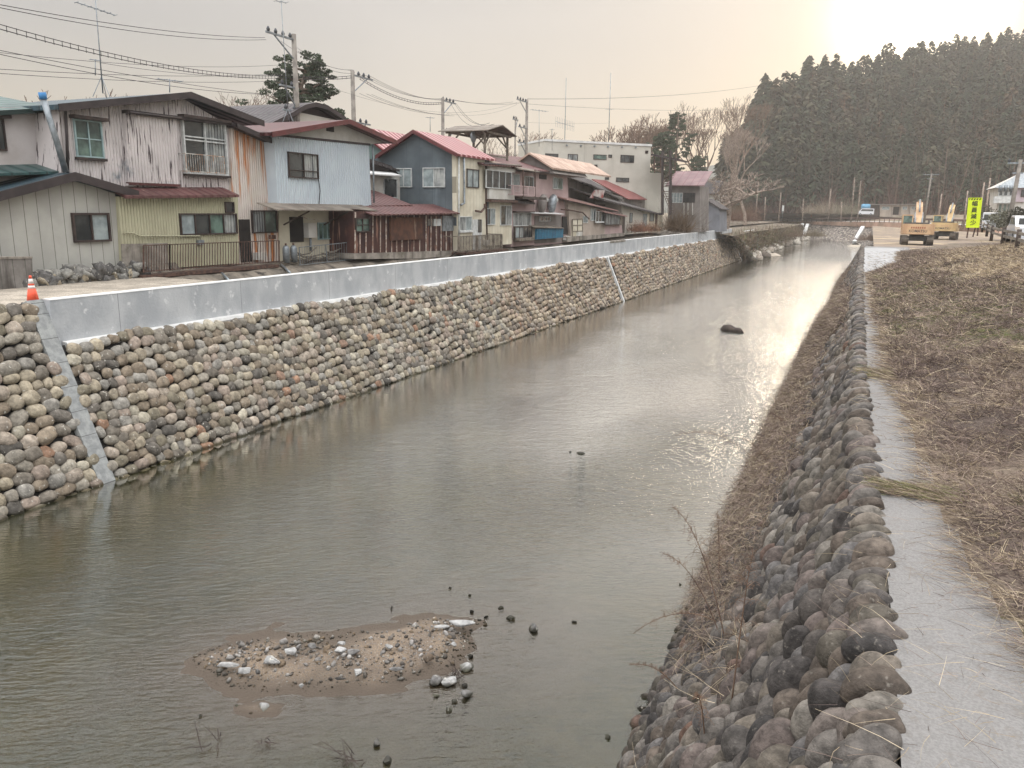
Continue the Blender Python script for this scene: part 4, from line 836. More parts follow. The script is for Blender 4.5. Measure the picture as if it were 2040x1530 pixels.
# --- L : white concrete building
yL = 97.; pL = U(1297, 300, 'y', yL); PL = ('g', (pL.x, pL.y), R(46))
Hl = house(-34, yL+4, 'large three-storey white concrete building with a flat roof and small dark windows', 'building', 'building')
wall(Hl, 'wall', PL, [(1085,440),(1316,440),(1317,345),(1295,344),(1297,287),(1085,279)], M['conc_bldg'], 7.9)
m = MB(); a = [uv(PL, *p) for p in ((1084,277.8),(1298.5,285.8))]; m.pbox(PL, a[0][0], a[0][1]-.18, -8., a[1][0], a[0][1]+.06, .1)
m.build('parapet', M['concrete_cap'], Hl)
for r, n_, p_ in (((1086,306,1112,318),2,'glass'),((1131,307,1151,322),2,'curtain'),((1182,308,1208,318),1,'glass_green'),((1212,308,1219,314),1,'glass'),((1236,309,1263,324),3,'glass'),((1285,300,1291,306),1,'void'),((1227,354,1253,363),2,'glass'),((1205,353,1213,358),1,'glass')):
    window(Hl, PL, r, 'frame_dark', p_, n_, out=.06, fw_=.06)
for x in (1129, 1157, 1184, 1211, 1239, 1266): box_px(Hl, 'vent', PL, (x-1.5, 288+(x-1129)*.03, x+1.5, 291+(x-1129)*.03), 0, .12, M['steel'])
box_px(Hl, 'vent', PL, (1184,328,1189,336), 0, .15, M['void'])
# stair tower and roof shelter
St = empty('steel_stair', U(1330, 430, 'y', 82), 'dark steel outside staircase on the right end of the white building', 'staircase')
m = MB()
for x in (1319, 1335): m.beam(U(x, 300, 'y', 94), U(x, 428, 'y', 94), .16); m.beam(U(x+2, 300, 'y', 96), U(x+2, 428, 'y', 96), .16)
m.build('frame', M['fascia_dark'], St); m = MB()
for i in range(9): a = U(1319+i*1.7, 372-i*3.2, 'y', 94); m.box(a, a+Vector((.5, 1.1, .05)))
for i in range(9): a = U(1334-i*1.6, 420-i*4.8, 'y', 94); m.box(a, a+Vector((.5, 1.1, .05)))
m.build('steps', M['brown_iron'], St); m = MB()
for y0, y1 in ((372,344),(366,338)): m.beam(U(1319, y0, 'y', 93.9), U(1335, y1, 'y', 93.9), .06)
for y0, y1 in ((420,380),(410,370)): m.beam(U(1335, y0, 'y', 93.9), U(1319, y1, 'y', 93.9), .06)
m.build('handrail', M['brown_iron'], St)
m = MB(); a, b = U(1297, 306, 'y', 94), U(1352, 316, 'y', 94); m.prism([a, b, b-Vector((0,0,.2)), a-Vector((0,0,.2))], (0, 5, 0)); m.build('shelter_roof', M['roof_dark'], St)
m = MB()
for x in (1304, 1316, 1334, 1345): m.beam(U(x, 308, 'y', 94.3), U(x, 345, 'y', 94.3), .1)
m.beam(U(1299, 333, 'y', 94.2), U(1335, 329, 'y', 94.2), .07); m.build('post', M['brown_iron'], St)
# --- M : red roofed block in front of L
PM = ('x', -25.5)
H = house(-28, 76, 'low building with a plain red standing-seam roof in front of the white building')
wall(H, 'wall', PM, [(1215,420),(1292,424),(1290,398),(1213,396)], M['grey_wall'], 4)
lean_roof(H, ('x', -25.), (1252,396), (1289,397), 4.4, 2.15, M['roof_red_y'] if 0 else mat('red_seam_roof', lin(120,66,64), lin(106,60,58), .7, .5, .1, seam=('y', 1.2, .1, lin(112,44,44))), .1)
# --- N : grey house with maroon roof
yN = 100.; PN = ('y', yN)
H = house(-27, yN+4, 'grey two-storey house with pinkish maroon roof and glazed front near the wall end')
wall(H, 'wall', PN, [(1330,460),(1394,462),(1394,370),(1332,368)], M['grey_wall'], 6); window(H, PN, (1336,384,1360,404), 'frame_white', 'glass_pale', 4, rows=(.5,)); window(H, PN, (1361,384,1385,404), 'frame_dark', 'glass', 4, rows=(.5,))
lean_roof(H, ('y', yN-.8), (1326,369), (1403,369), 5., 1.9, mat('mauve_metal_roof', lin(128,106,106), lin(112,92,94), .8, .85, 0, seam=('x', .9, .07, lin(110,76,80))), .12)
for x in (1363, 1371, 1380): m = MB(); m.beam(U(x, 404, 'y', yN-.05), U(x, 428, 'y', yN-.05), .5, .06); m.build('hanging_sheet', M['white_board'], H)
# --- O : grey shed
yO = 112.; PO = ('y', yO)
H = house(-26, yO+4, 'small grey gabled shed at the end of the row beside the bare tree', 'shed', 'shed')
wall(H, 'wall', PO, [(1392,462),(1434,462),(1433,415),(1403,397),(1393,402)], mat('bluish_grey_mortar', lin(116,118,124), lin(100,102,108), .6), 6); gable_roof(H, PO, [(1389,401),(1404,395),(1438,416)], M['roof_tile'], .3, 6.5, .14)
H = house(-30, 124, 'pale house with a dark tiled roof showing behind the grey shed', 'house')
wall(H, 'wall', ('y', 122.), [(1390,420),(1432,420),(1430,385),(1392,382)], M['white_board'], 5); lean_roof(H, ('y', 121.5), (1390,384), (1430,386), 4, 2.0, M['roof_tile'], .14)
# block wall, rubble footing
bw = empty('block_wall', U(30, 570, 'x', -23.9), 'old grey concrete block wall at the far left edge', 'block wall'); k_bw = mat('old_blockwork', lin(128,124,120), lin(96,92,88), 1.2, .9, streak=(lin(66,62,58), 2, .5, .7), seam=('y', .4, .02, lin(80,78,74)), bump=(9,.02))
wall(bw, 'blocks', ('x', -23.9), [(-60,592),(66,572),(64,514),(-60,516)], k_bw, .15); wall(bw, 'coping', ('x', -23.87), [(-60,517),(65,515),(65,511),(-60,512)], M['concrete_old'], .2)
rw_ = []; Rr = np.random.default_rng(5)
for i in range(150):
    x = Rr.uniform(45, 290); ylo = 578-(x-45)*.085; w = U(x, ylo-Rr.uniform(1, 26), 'x', -24.25+Rr.uniform(-.1, .25)); rw_.append((w.x, w.y, w.z))
rw_ = np.array(rw_); n_ = len(rw_); e = Rr.normal(0, 1, (n_, 3, 3)); q_, _ = np.linalg.qr(e); A_ = q_*Rr.uniform(.10, .22, (n_, 1, 1))*np.array([1.3, 1, .8])[None, :, None]
v, f, c = cobbles(rw_, A_, 2, Rr, boxy=.4, palette=np.array([lin(128,126,120), lin(104,102,98), lin(140,130,112), lin(88,86,84)]), pw=None, lump=.2)
k_rub = empty('rubble_footing', U(170, 570, 'x', -24.3), 'rough footing of broken grey rubble under the low grey house', 'rubble wall'); np_mesh('rubble', v, f, M['stone'], c, False, k_rub)
m = MB(); m.prism([(-24.66, U(45,570,'x',-24.5).y, 4.6), (-24.1, U(45,570,'x',-24.5).y, 4.6), (-24.5, U(45,570,'x',-24.5).y, 5.0), (-24.66, U(45,570,'x',-24.5).y, 5.0)], (0, 6.2, 0)); m.build('footing_core', M['concrete_dark'], k_rub)
# traffic cone
w = U(67, 601, 'z', PZ+.0); w = Vector((PANX-.45, w.y, ZL+.0)); w = U(66, 600, 'x', -19.9); w.z = PZ-.1+.0
cn = empty('traffic_cone', (w.x, w.y, ZL), 'orange traffic cone with two white bands standing at the near end of the parapet', 'traffic cone')
zc = ZL
m = MB(); m.box((w.x-.2, w.y-.2, zc), (w.x+.2, w.y+.2, zc+.035)); m.build('base', mat('black_rubber', lin(34,32,32)), cn)
def cone_r(t): return .155*(1-t)+.028*t
for n_, t0, t1, mt_ in (('body', 0, .52, 'o'), ('white_band', .52, .63, 'w'), ('body', .63, .70, 'o'), ('white_band', .70, .88, 'w'), ('body', .88, 1., 'o')):
    m = MB(); m.tube([(w.x, w.y, zc+.035+.70*t0), (w.x, w.y, zc+.035+.70*t1)], [cone_r(t0), cone_r(t1)], 20); m.build(n_, M.setdefault('cone_'+mt_, mat('cone_orange', lin(214,82,52), lin(196,74,48), 5, .5) if mt_ == 'o' else mat('cone_white', lin(214,206,200), rough=.4)), cn)
# everyday fittings on the fronts
def unit_box(par, pl, r, n=.3, mt='white_board'): box_px(par, 'air_conditioner', pl, r, .02, n, M[mt])
unit_box(Hf, PFx, (961,478,967,488)); unit_box(Hi, ('x', -23.3), (1101,462,1111,470) if 0 else (1121,470,1130,478)); unit_box(Hj, PJ, (1146,462,1154,470)); unit_box(B, ('x', -24.85), (503,503,517,517), .35)
box_px(B, 'meter_box', ('x', -24.55), (391,478,402,487), .01, .14, M['steel']); box_px(B, 'orange_bin', ('x', -24.7), (533,468,541,476), .05, .25, M['rust_orange'])
pipe(Cc, 'downpipe', PC, [(739,290),(741,350),(742,404)], .05, M['steel'], .1); pipe(Cc, 'cable', PC, [(633,356),(636,380),(634,406)], .02, M['wire'], .05)
pipe(Hf, 'downpipe', PFx, [(912,306),(912,400),(912,498)], .045, M['frame_white'], .08); pipe(Hg, 'downpipe', PG, [(966,320),(966,400),(968,486)], .05, M['brown_iron'], .1)
for a, X_, pr in (((950,316),-22.55,((965,326),(1036,330))), ((0,0),-22.95,((1030,339),(1136,347))), ((0,0),-22.7,((1131,399),(1232,422)))):
    m = MB(); m.tube([U(*pr[0], 'x', X_), U(*pr[1], 'x', X_)], .07, 7); m.build('gutter', M['fascia_dark'], Hg if pr[0][0] == 965 else (Hi if pr[0][0] == 1030 else Hj))
pipe(B, 'gutter', ('x', -24.6), [(256,224),(357,236)], .045, M['fascia_dark'], .1)
m = MB(); P_l = [pp(('x', -24.3), *uv(('x', -24.3), *p)) for p in ((600,430),(612,436),(630,438))]; m.tube(P_l, .015, 4); m.build('clothes_line', M['white_iron'], Cc)
box_px(Hh, 'planter', ('x', -22.9), (1028,474,1056,479), 0, .3, M['grey_wood']); box_px(Hj, 'timber_screen', PJ, (1138,438,1158,470), .02, .1, M['cream_board'])
m = MB()
for x in (1138, 1148, 1158): m.beam(pp(PJ, *uv(PJ, x, 437), .12), pp(PJ, *uv(PJ, x, 471), .12), .06)
for y in (437, 449, 461): m.beam(pp(PJ, *uv(PJ, 1138, y), .12), pp(PJ, *uv(PJ, 1158, y-.8), .12), .06)
m.build('screen_frame', M['grey_wood'], Hj)
# ================================================================== POLES, WIRES, ANTENNAS
def insul(m, p, s=1.): m.tube([p, Vector(p)+Vector((0,0,.08*s)), Vector(p)+Vector((0,0,.2*s))], [.05*s, .08*s, .03*s], 8)
def upole(px, py, X, arms, label, r=.16, tx=None, z0=4.5):
    t = U(px, py, 'x', X); e = empty('utility_pole', (t.x, t.y, z0), label, 'utility pole', 'utility poles behind the houses')
    m = MB(); m.tube([(t.x, t.y, z0), t], [r*1.25, r*.8], 10); m.build('pole', M['pole_conc'], e)
    for dz, a, b, n_ in arms:      # crossarm along Y (parallel to the view across)
        m = MB(); m.beam((t.x, t.y+a, t.z-dz), (t.x, t.y+b, t.z-dz), .10); m.beam((t.x, t.y, t.z-dz-1.1), (t.x, t.y+(a if abs(a) > abs(b) else b)*.75, t.z-dz), .06); m.build('crossarm', M['steel'], e)
        for i in range(n_): y = t.y+a+(b-a)*(i+.3)/n_; m = MB(); insul(m, (t.x, y, t.z-dz+.05), 1.3); m.build('insulator', M['insul'], e)
    if tx: m = MB(); c = Vector((t.x+.1, t.y+.45, t.z-tx)); m.tube([c, c+Vector((0,0,.85))], .3, 12); m.tube([c+Vector((0,0,.85)), c+Vector((0,0,1.05))], .05, 6); m.build('transformer', M['steel'], e)
    return t
T1 = upole(585, 68, -31, [(.3, -2.3, .1, 4), (2.9, -1.4, .2, 2), (4.2, -1.2, .3, 2)], 'tallest utility pole, rising in front of the black pine', .17)
T2 = upole(702, 141, -32, [(.25, -.1, 2.3, 4), (3.2, -.1, 1.9, 3), (5.6, 0, 1.9, 3)], 'utility pole with a grey transformer, right of the black pine', .17, 7.1)
T3 = upole(882, 195, -33, [(.2, -.1, 2.2, 4), (2.6, -.1, 2.2, 4)], 'utility pole behind the red ribbed roof, left of the timber roof deck', .16)
T4 = upole(1050, 198, -34, [(.3, -2.6, .1, 4), (2.9, -2.1, .1, 2), (4.4, -2.1, .1, 2)], 'utility pole behind the maroon roofs, right of the timber roof deck', .17)
T5 = upole(1027, 232, -33.5, [(.3, -.6, .6, 2)], 'short thin pole with a small transformer beside the last tall one', .09, 5.)
WG = 'overhead cables'
def wire(A, B, sag, r=.02, n=20, hang=0, lab='thin black overhead cable crossing the sky'):
    a = U(*A[:2], 'x', A[2]); b = U(*B[:2], 'x', B[2]); m = MB(); P = [a.lerp(b, t)-Vector((0,0,sag*4*t*(1-t))) for t in np.linspace(0, 1, n)]
    r *= .56; m.tube(P, r, 4, cap=False)
    if hang:
        P2 = [a.lerp(b, t)-Vector((0,0,sag*4*t*(1-t)+.13)) for t in np.linspace(0, 1, n)]; m.tube(P2, r*1.1, 4, cap=False)
        for t in np.linspace(0.01, .99, hang): q = a.lerp(b, t)-Vector((0,0,sag*4*t*(1-t))); m.tube([q+Vector((0,0,.02)), q-Vector((0,0,.17))], r*.9, 3)
    return tag(m.build('overhead_cable', M['wire']), lab, 'cable', WG)
wire((-90,-8,-24),(528,75,-31),.25,.02,lab='topmost cable from the upper left corner to the tallest pole'); wire((-90,-4,-24),(530,79,-31),.35,.02,lab='second cable just under the topmost one at the upper left')
wire((-90,22,-23),(572,150,-31),.5,.022,hang=58,lab='thick laddered cable bundle sagging across the upper left sky'); wire((570,150,-31),(700,151,-32),.1,.03,hang=14,lab='thick laddered cable bundle between the two poles beside the pine')
wire((-90,88,-25),(530,188,-33),.3,lab='cable slanting down from the left edge to the dark roof'); wire((-90,82,-25),(640,196,-34),.3,.018,lab='cable slanting from the left edge down behind the black pine'); wire((-60,134,-26),(575,146,-31),.2,.015,lab='nearly level thin cable low over the left roofs'); wire((-60,142,-26),(575,160,-31),.2,.015,lab='lowest nearly level thin cable over the left roofs'); wire((-60,98,-26),(575,128,-31),.3,.014,lab='faint thin cable below the laddered bundle at the left'); wire((200,125,-27),(575,150,-31),.25,.014,lab='thin cable from the tall left mast to the tallest pole')
for k_, (a, b) in enumerate((((592,95),(702,139)),((594,102),(704,146)),((560,82),(700,140)))): wire((*a,-31),(*b,-32),.35,.018,lab='thin cable between the tallest pole and the transformer pole')
for a, b in (((716,148),(884,196)),((728,150),(895,198)),((738,152),(905,199))): wire((*a,-32),(*b,-33),.5,.022,lab='upper thin cable sagging from the transformer pole to the next pole')
wire((716,153,-32),(884,203,-33),.6,.03,hang=30,lab='laddered cable bundle descending between the middle poles')
for a, b in (((716,186),(880,228)),((730,187),(895,229)),((740,188),(905,231))): wire((*a,-32),(*b,-33),.3,.018,lab='lower thin cable sagging from the transformer pole to the next pole')
for a, b in (((895,198),(1022,203)),((905,199),(1035,205))): wire((*a,-33),(*b,-34),.25,.022,lab='thin cable passing above the timber roof deck')
for a, b in (((905,205),(975,245)),((908,205),(985,247)),((898,206),(960,249))): wire((*a,-33),(*b,-28),.7,.025,lab='cable dropping steeply from a pole to the timber roof deck')
wire((1050,197,-34),(1510,171,-20),.6,.03,lab='long cable rising from the last pole towards the wooded hill'); wire((1050,207,-34),(1480,217,-20),.4,.02,lab='fainter lower cable running right from the last pole'); wire((560,136,-31),(1030,204,-34),1.6,.012,lab='very thin long cable below the others across the centre sky'); wire((890,226,-33),(1030,208,-34),.5,.014,lab='short slack cable under the ones above the roof deck'); wire((1052,244,-34),(1215,245,-30),.1,.012,lab='short level cable in front of the mast with vertical rods')
def yagi(m, c, L, n_, el, ax=(0,1,0), r=.012):
    ax = Vector(ax).normalized(); sd = ax.cross(Vector((0,0,1))).normalized(); m.tube([c-ax*L/2, c+ax*L/2], r*1.5, 4)
    for i in range(n_): p = c+ax*(L*(i/(n_-1)-.5)); m.tube([p-sd*el/2, p+sd*el/2], r, 4)
def antenna(px, py0, py1, X, label, L=1.6, n_=7, el=.55, at=.06, vert=False, r=.025, ax=(.5,1,0), legs=True, dx=0):
    a = U(px, py1, 'x', X); b = U(px+dx, py0, 'x', X); e = empty('tv_antenna', a, label, 'antenna', 'rooftop aerials'); m = MB(); m.tube([a, b], [r, r*.7], 6)
    if legs:
        for k_ in range(3): q = 2.1*k_; m.tube([a+(b-a)*(.6/max((b-a).length,.7)), a+Vector((.35*math.cos(q), .35*math.sin(q), -.15))], .014, 4)
    m.build('mast', M['steel'], e); c = a.lerp(b, 1-at); m = MB()
    if vert:
        m.tube([c-Vector((0,L/2,0)), c+Vector((0,L/2,0))], .03, 5)
        for i in range(n_): p = c+Vector((0, L*(i/(n_-1)-.5), 0)); m.tube([p-Vector((0,0,el/2)), p+Vector((0,0,el/2))], .015, 4)
    elif L: yagi(m, c, L, n_, el, ax)
    if m.v: m.build('aerial', M['steel'], e)
    return e
antenna(205, -40, 186, -26.5, 'tall mast with a tilted yagi aerial on the peeling house, furthest left', 1.4, 7, .3, .25, dx=-18, ax=(.2,1,-.12))
antenna(190, 118, 150, -30, 'short thin mast with a tiny aerial beside the tallest left mast', .4, 3, .3, .05, legs=False)
antenna(338, 157, 184, -28, 'small aerial with crossed rods above the ridge of the peeling house', 1.0, 4, .5, .1, legs=False)
antenna(575, -30, 240, -29, 'very tall thin mast on a tripod above the maroon roof', .6, 3, .5, .12, dx=-17)
antenna(857, 232, 262, -29, 'short aerial on the red roof behind the slate house', .6, 4, .3, .08, legs=False)
antenna(1074, 218, 292, -28, 'yagi aerial on a thin mast left of the white concrete building', 1.8, 6, .5, .03, legs=False)
antenna(1100, 256, 300, -29, 'low tilted aerial in front of the white concrete building', .4, 3, .3, .05, legs=False)
antenna(1125, 155, 283, -36, 'tall mast with a long horizontal row of vertical rods on the white building', 6.5, 12, 1.2, .72, vert=True, legs=False, r=.05, dx=3)
antenna(1212, 145, 290, -33, 'tallest mast with a stacked aerial on the right part of the white building', 1.6, 4, .5, .50, legs=False, r=.06, dx=5, ax=(.2,1,.1))
# ================================================================== SIGN, GUARDRAIL, MACHINES
def text_mesh(s, size, mt, par, mtx, name='lettering', ext=.004, label=None):
    cu = bpy.data.curves.new(name, 'FONT'); cu.body = s; cu.size = size; cu.extrude = ext; cu.align_x = 'CENTER'; cu.align_y = 'CENTER'; cu.offset = size*.012
    t = bpy.data.objects.new(name, cu); COL.objects.link(t); bpy.context.view_layer.update()
    me = bpy.data.meshes.new_from_object(t.evaluated_get(bpy.context.evaluated_depsgraph_get())); bpy.data.objects.remove(t); bpy.data.curves.remove(cu)
    me.transform(Matrix.Translation(-base_of(par)) @ mtx); me.materials.clear(); me.materials.append(mt); o = bpy.data.objects.new(name, me); COL.objects.link(o); o.parent = par
    return tag(o, label)
M['sign_yellow'] = mat('fluorescent_sign', lin(206,222,40), lin(196,214,36), 3, .5); M['sign_black'] = mat('sign_black', lin(40,44,36), rough=.6)
yS = 46.
s0 = U(1942, 424, 'y', yS); sg = empty('warning_sign', (s0.x, yS, 5.7), 'narrow fluorescent yellow sign with black vertical lettering and a striped top', 'sign')
tl_, tr2, br_, bl_ = [U(*p, 'y', yS) for p in ((1930,394.5),(1956.5,394.5),(1950,453),(1924.5,453))]
m = MB(); m.prism([tl_, tr2, br_, bl_], (0, .04, 0)); m.build('panel', M['sign_yellow'], sg)
ex = (tr2-tl_).normalized(); ey = (tl_-bl_).normalized(); Wd = (tr2-tl_).length; Hd = (tl_-bl_).length
m = MB(); 
for i in range(5):
    a = tl_+ex*(Wd*(.05+i*.2))-ey*(Hd*.012)+Vector((0,-.006,0)); b = a+ex*(Wd*.09); c = b-ex*(Wd*.07)-ey*(Hd*.06); d = a-ex*(Wd*.07)-ey*(Hd*.06)
    if i == 0: d = a-ey*(Hd*.06); 
    m.add([a, b, c, d], [(0,1,2,3)])
m.build('stripe', M['sign_black'], sg)
m = MB()
for a, b in ((tl_, tr2), (tr2, br_), (br_, bl_), (bl_, tl_)): m.beam(a+Vector((0,-.012,0)), b+Vector((0,-.012,0)), .03, .03)
m.build('border', M['sign_yellow'], sg)
rot = Matrix(((ex.x, 0, 0, 0), (0, 0, -1, 0), (ex.z, 1, 0, 0), (0, 0, 0, 1)))
for i, ch in enumerate('幅員減少'):
    c = bl_+ex*(Wd*.5)+ey*(Hd*(.80-.215*i)); text_mesh(ch, Wd*.47, M['sign_black'], sg, Matrix.Translation((c.x, yS-.012, c.z)) @ rot, 'character')
m = MB()
for p, q in (((1930,450),(1926,474)), ((1944,450),(1938,472)), ((1949,450),(1947,470))): m.beam(U(*p, 'y', yS+.06), U(*q, 'y', yS+.06), .06)
m.build('leg', M['brown_iron'], sg)
# guardrail of brown posts and grey beams
GP = [(2062,506,456),(2026,492,457),(1997,483,453),(1975,474,446),(1966,466,441),(1957,459,439)]
gr = empty('guardrail', U(1997, 483, 'z', RZ+.02), 'guardrail of dark brown posts and two grey beams along the right road edge', 'guardrail')
pp_ = [U(a, b, 'z', RZ+.05) for a, b, c in GP]
for p in pp_: m = MB(); m.tube([p-Vector((0,0,.2)), p+Vector((0,0,.80))], .10, 10); m.build('post', M['dark_wood'], gr)
for z_ in (.62, .34):
    m = MB()
    for a, b in zip(pp_[:-1], pp_[1:]): m.beam(a+Vector((0,-.08,z_)), b+Vector((0,-.08,z_)), .07, .13)
    m.build('beam', M['grey_wood'], gr)
# distant road guardrail
gr = empty('guardrail', e0[20], 'long low brown guardrail along the road beyond the river bend', 'guardrail'); m = MB()
gl_ = dl([(x, y-1.5, d) for x, y, d in RE if x > 1500], 60)
for p in gl_: m.tube([p-Vector((0,0,.4)), p+Vector((0,0,.85))], .09, 5)
m.build('post', M['brown_iron'], gr, kind='stuff') if 0 else m.build('posts', M['brown_iron'], gr); m = MB()
for a, b in zip(gl_[:-1], gl_[1:]): m.beam(a+Vector((0,0,.75)), b+Vector((0,0,.75)), .08, .42)
m.build('beam', M['brown_iron'], gr)
# excavators: counterweight towards the camera
M['digger'] = mat('faded_yellow_paint', lin(196,170,124), lin(178,150,108), 1.2, .5, streak=(lin(150,112,76), 2.5, .58, .74), spots=(lin(170,140,110), 2, .62, .72)); M['digger_orange'] = mat('sun_bleached_orange_paint', lin(196,164,128), lin(176,142,110), 1.1, .55, streak=(lin(150,108,80), 2.5, .56, .74))
M['track'] = mat('muddy_track', lin(84,76,66), lin(58,52,48), 2.5, .9, bump=(8, .05), ridge=('y', .2, .05)); M['digger_dark'] = mat('digger_dark_grey', lin(62,64,64), lin(50,50,50), 2, .6)
def excavator(loc, rz, paint, label, cab_side=-1):
    e = empty('excavator', (0,0,0), label, 'excavator', 'parked yellow excavators')
    for s in (-1, 1):
        m = MB(); r = .46; prof = []
        for t in np.linspace(-90, 90, 8): prof.append((2.0+r*math.cos(R(t)), r+r*math.sin(R(t))))
        for t in np.linspace(90, 270, 8): prof.append((-1.7+r*math.cos(R(t)), r+r*math.sin(R(t))))
        x0 = s*1.45; m.prism([(x0, y, z) for y, z in prof], (-s*.62, 0, 0)); tk = m.build('track', M['track'], e)
    m = MB(); m.box((-.85, -1.2, .42), (.85, 1.6, .85)); m.tube([(0,.2,.85), (0,.2,1.02)], .7, 16); m.build('undercarriage', M['digger_dark'], e)
    m = MB(); pr = [(-1.5,-1.15),(-1.42,-1.6),(-1.05,-1.86),(1.05,-1.86),(1.42,-1.6),(1.5,-1.15)]
    m.prism([(x, y, 1.12) for x, y in pr], (0, 0, 1.02)); m.build('counterweight', paint, e)
    m = MB(); m.box((-1.48,-1.15,1.05), (1.48, 2.0, 1.5)); m.box((-.35,-1.14,1.5), (1.46,.4,2.05)); m.build('upper_body', paint, e)
    m = MB(); m.prism([(-1.35,-1.5,2.14), (.9,-1.5,2.14), (1.0,-.2,2.14), (-1.35,-.2,2.14)], (0, .0, .14)); m.build('engine_hood', M['digger_dark'], e)
    m = MB(); x0, x1 = sorted((cab_side*1.46, cab_side*.55)); y0, y1, z0, z1 = .3, 1.95, 1.5, 3.0
    for x in (x0, x1):
        for y in (y0, y1): m.beam((x, y, z0), (x, y, z1), .09)
    m.box((x0-.04, y0-.04, z1-.05), (x1+.04, y1+.04, z1+.06)); m.box((x0-.03, y0-.03, z0), (x1+.03, y1+.03, z0+.25))
    cb = m.build('cab', paint, e); m = MB(); m.box((x0+.04, y0+.02, z0+.25), (x1-.04, y1-.02, z1-.06)); m.build('cab_glass', M['glass_green'], cb)
    m = MB(); bx_ = .15 if cab_side < 0 else -.15
    prof = [(1.2,1.5),(1.9,1.6),(3.3,3.9),(4.3,4.4),(4.3,4.0),(3.6,3.4),(2.3,1.4)]; m.prism([(bx_-.31, y, z) for y, z in prof], (.62, 0, 0)); m.build('boom', paint, e)
    m = MB(); m.prism([(bx_-.17, y, z) for y, z in ((4.2,4.55),(4.7,4.3),(4.0,1.4),(3.75,1.4))], (.34, 0, 0)); m.build('arm', paint, e)
    m = MB(); m.tube([(bx_+.33,1.9,1.9), (bx_+.33,3.2,3.3)], .09, 8); m.tube([(bx_-.33,1.9,1.9), (bx_-.33,3.2,3.3)], .09, 8); m.tube([(bx_,2.7,3.4),(bx_,4.2,4.65)], .08, 8); m.build('ram', M['steel'], e)
    m = MB(); m.prism([(bx_-.55, y, z) for y, z in ((3.6,1.45),(4.2,1.5),(4.5,.9),(4.1,.3),(3.5,.35),(3.3,.9))], (1.1, 0, 0)); m.build('bucket', M['digger_dark'], e)
    m = MB(); m.tube([(.95,-.6,2.05),(.95,-.6,2.5)], .06, 8); m.build('exhaust', M['digger_dark'], e)
    mt_ = Matrix(((1,0,0,0),(0,0,-1,0),(0,1,0,0),(0,0,0,1)))
    text_mesh('KOMATSU', .36, M['digger_dark'], e, Matrix.Translation((-.05,-1.866,1.42)) @ mt_)
    m = MB()
    for i in range(7): x = -.72+i*.2; m.box((x, -1.868, 1.68), (x+.13, -1.862, 1.86))
    m.build('faded_marking', M['digger_orange'] if paint != M['digger_orange'] else mat('faded_red_marking', lin(150,96,72)), e)
    e.location = loc; e.rotation_euler = (0, 0, rz); e['base'] = [0., 0., 0.]; return e
g = U(1824, 487.5, 'z', 4.2); az = math.atan2(-g.x, g.y); excavator(g, az+.06, M['digger_orange'], 'nearer excavator, faded orange, parked on the yard at the end of the path')
g = D(1880, 472, 117); g.z = 4.2; excavator(g, math.atan2(-g.x, g.y)-.10, M['digger'], 'farther excavator, paler yellow, partly behind the grassy bank')
# vehicles
M['car_white'] = mat('white_car_paint', lin(196,198,202), rough=.35, coat=.4); M['tyre'] = mat('tyre_rubber', lin(38,36,36), rough=.9); M['lamp'] = mat('lamp_glass', lin(190,180,170), rough=.2)
def vehicle(kind, loc, rz, L, Wd_, Ht, label, cat, prof, glass):
    e = empty(kind, (0,0,0), label, cat); m = MB(); m.prism([(-Wd_/2, y, z) for y, z in prof], (Wd_, 0, 0)); m.build('body', M['car_white'], e)
    for g_ in glass: m = MB(); 
    for nm, x in (('side_window', -Wd_/2-.012), ('side_window', Wd_/2+.002)):
        m = MB(); m.prism([(x, y, z) for y, z in glass], (.01, 0, 0)); m.build(nm, M['glass'], e)
    m = MB(); zt_ = max(p[1] for p in glass); zb_ = min(p[1] for p in glass); ys = min(p[0] for p in prof); m.box((-Wd_/2+.1, ys-.012, zb_), (Wd_/2-.1, ys+.01, zt_-.04)); m.build('rear_window', M['glass'], e)
    for x in (-Wd_/2+.08, Wd_/2-.08):
        for y in (-L*.32, L*.32): m = MB(); m.tube([(x-.09, y, .29), (x+.09, y, .29)], .29, 16); w = m.build('wheel', M['tyre'], e); m = MB(); m.tube([(x-.095, y, .29), (x+.095, y, .29)], .16, 12); m.build('rim', M['steel'], w)
        m = MB(); m.box((x-.1, ys-.02, .72), (x+.1, ys, .9)); m.build('tail_lamp', M['lamp'], e)
    e.location = loc; e.rotation_euler = (0, 0, rz); return e
g = D(1724, 427, 246); g.z = 6.95
vehicle('van', g, R(92), 4.2, 1.6, 1.9, 'small white van parked side-on by the low grey buildings across the river bend', 'van', [(-2.1,.3),(-2.1,1.85),(1.0,1.9),(1.55,1.2),(2.1,.95),(2.1,.3)], [(-1.9,1.1),(-1.9,1.65),(.95,1.68),(1.35,1.15)])
g = D(1973, 452, 92); g.z = RZ
vehicle('van', g, math.atan2(-g.x, g.y), 3.4, 1.5, 1.8, 'white boxy van seen from behind on the right road past the yellow sign', 'van', [(-1.7,.3),(-1.7,1.75),(.9,1.8),(1.4,1.1),(1.7,.9),(1.7,.3)], [(-1.5,1.05),(-1.5,1.6),(.8,1.62),(1.2,1.1)])
g = U(2046, 486, 'z', RZ+.03)
vehicle('car', g, math.atan2(-g.x, g.y)+.12, 3.9, 1.66, 1.45, 'white car cut off by the right edge behind the brown guardrail posts', 'car', [(-1.95,.25),(-1.95,.85),(-1.7,1.0),(-1.1,1.42),(.3,1.45),(1.1,.98),(1.95,.82),(1.95,.25)], [(-1.5,1.0),(-1.0,1.34),(.25,1.36),(.8,1.0)])
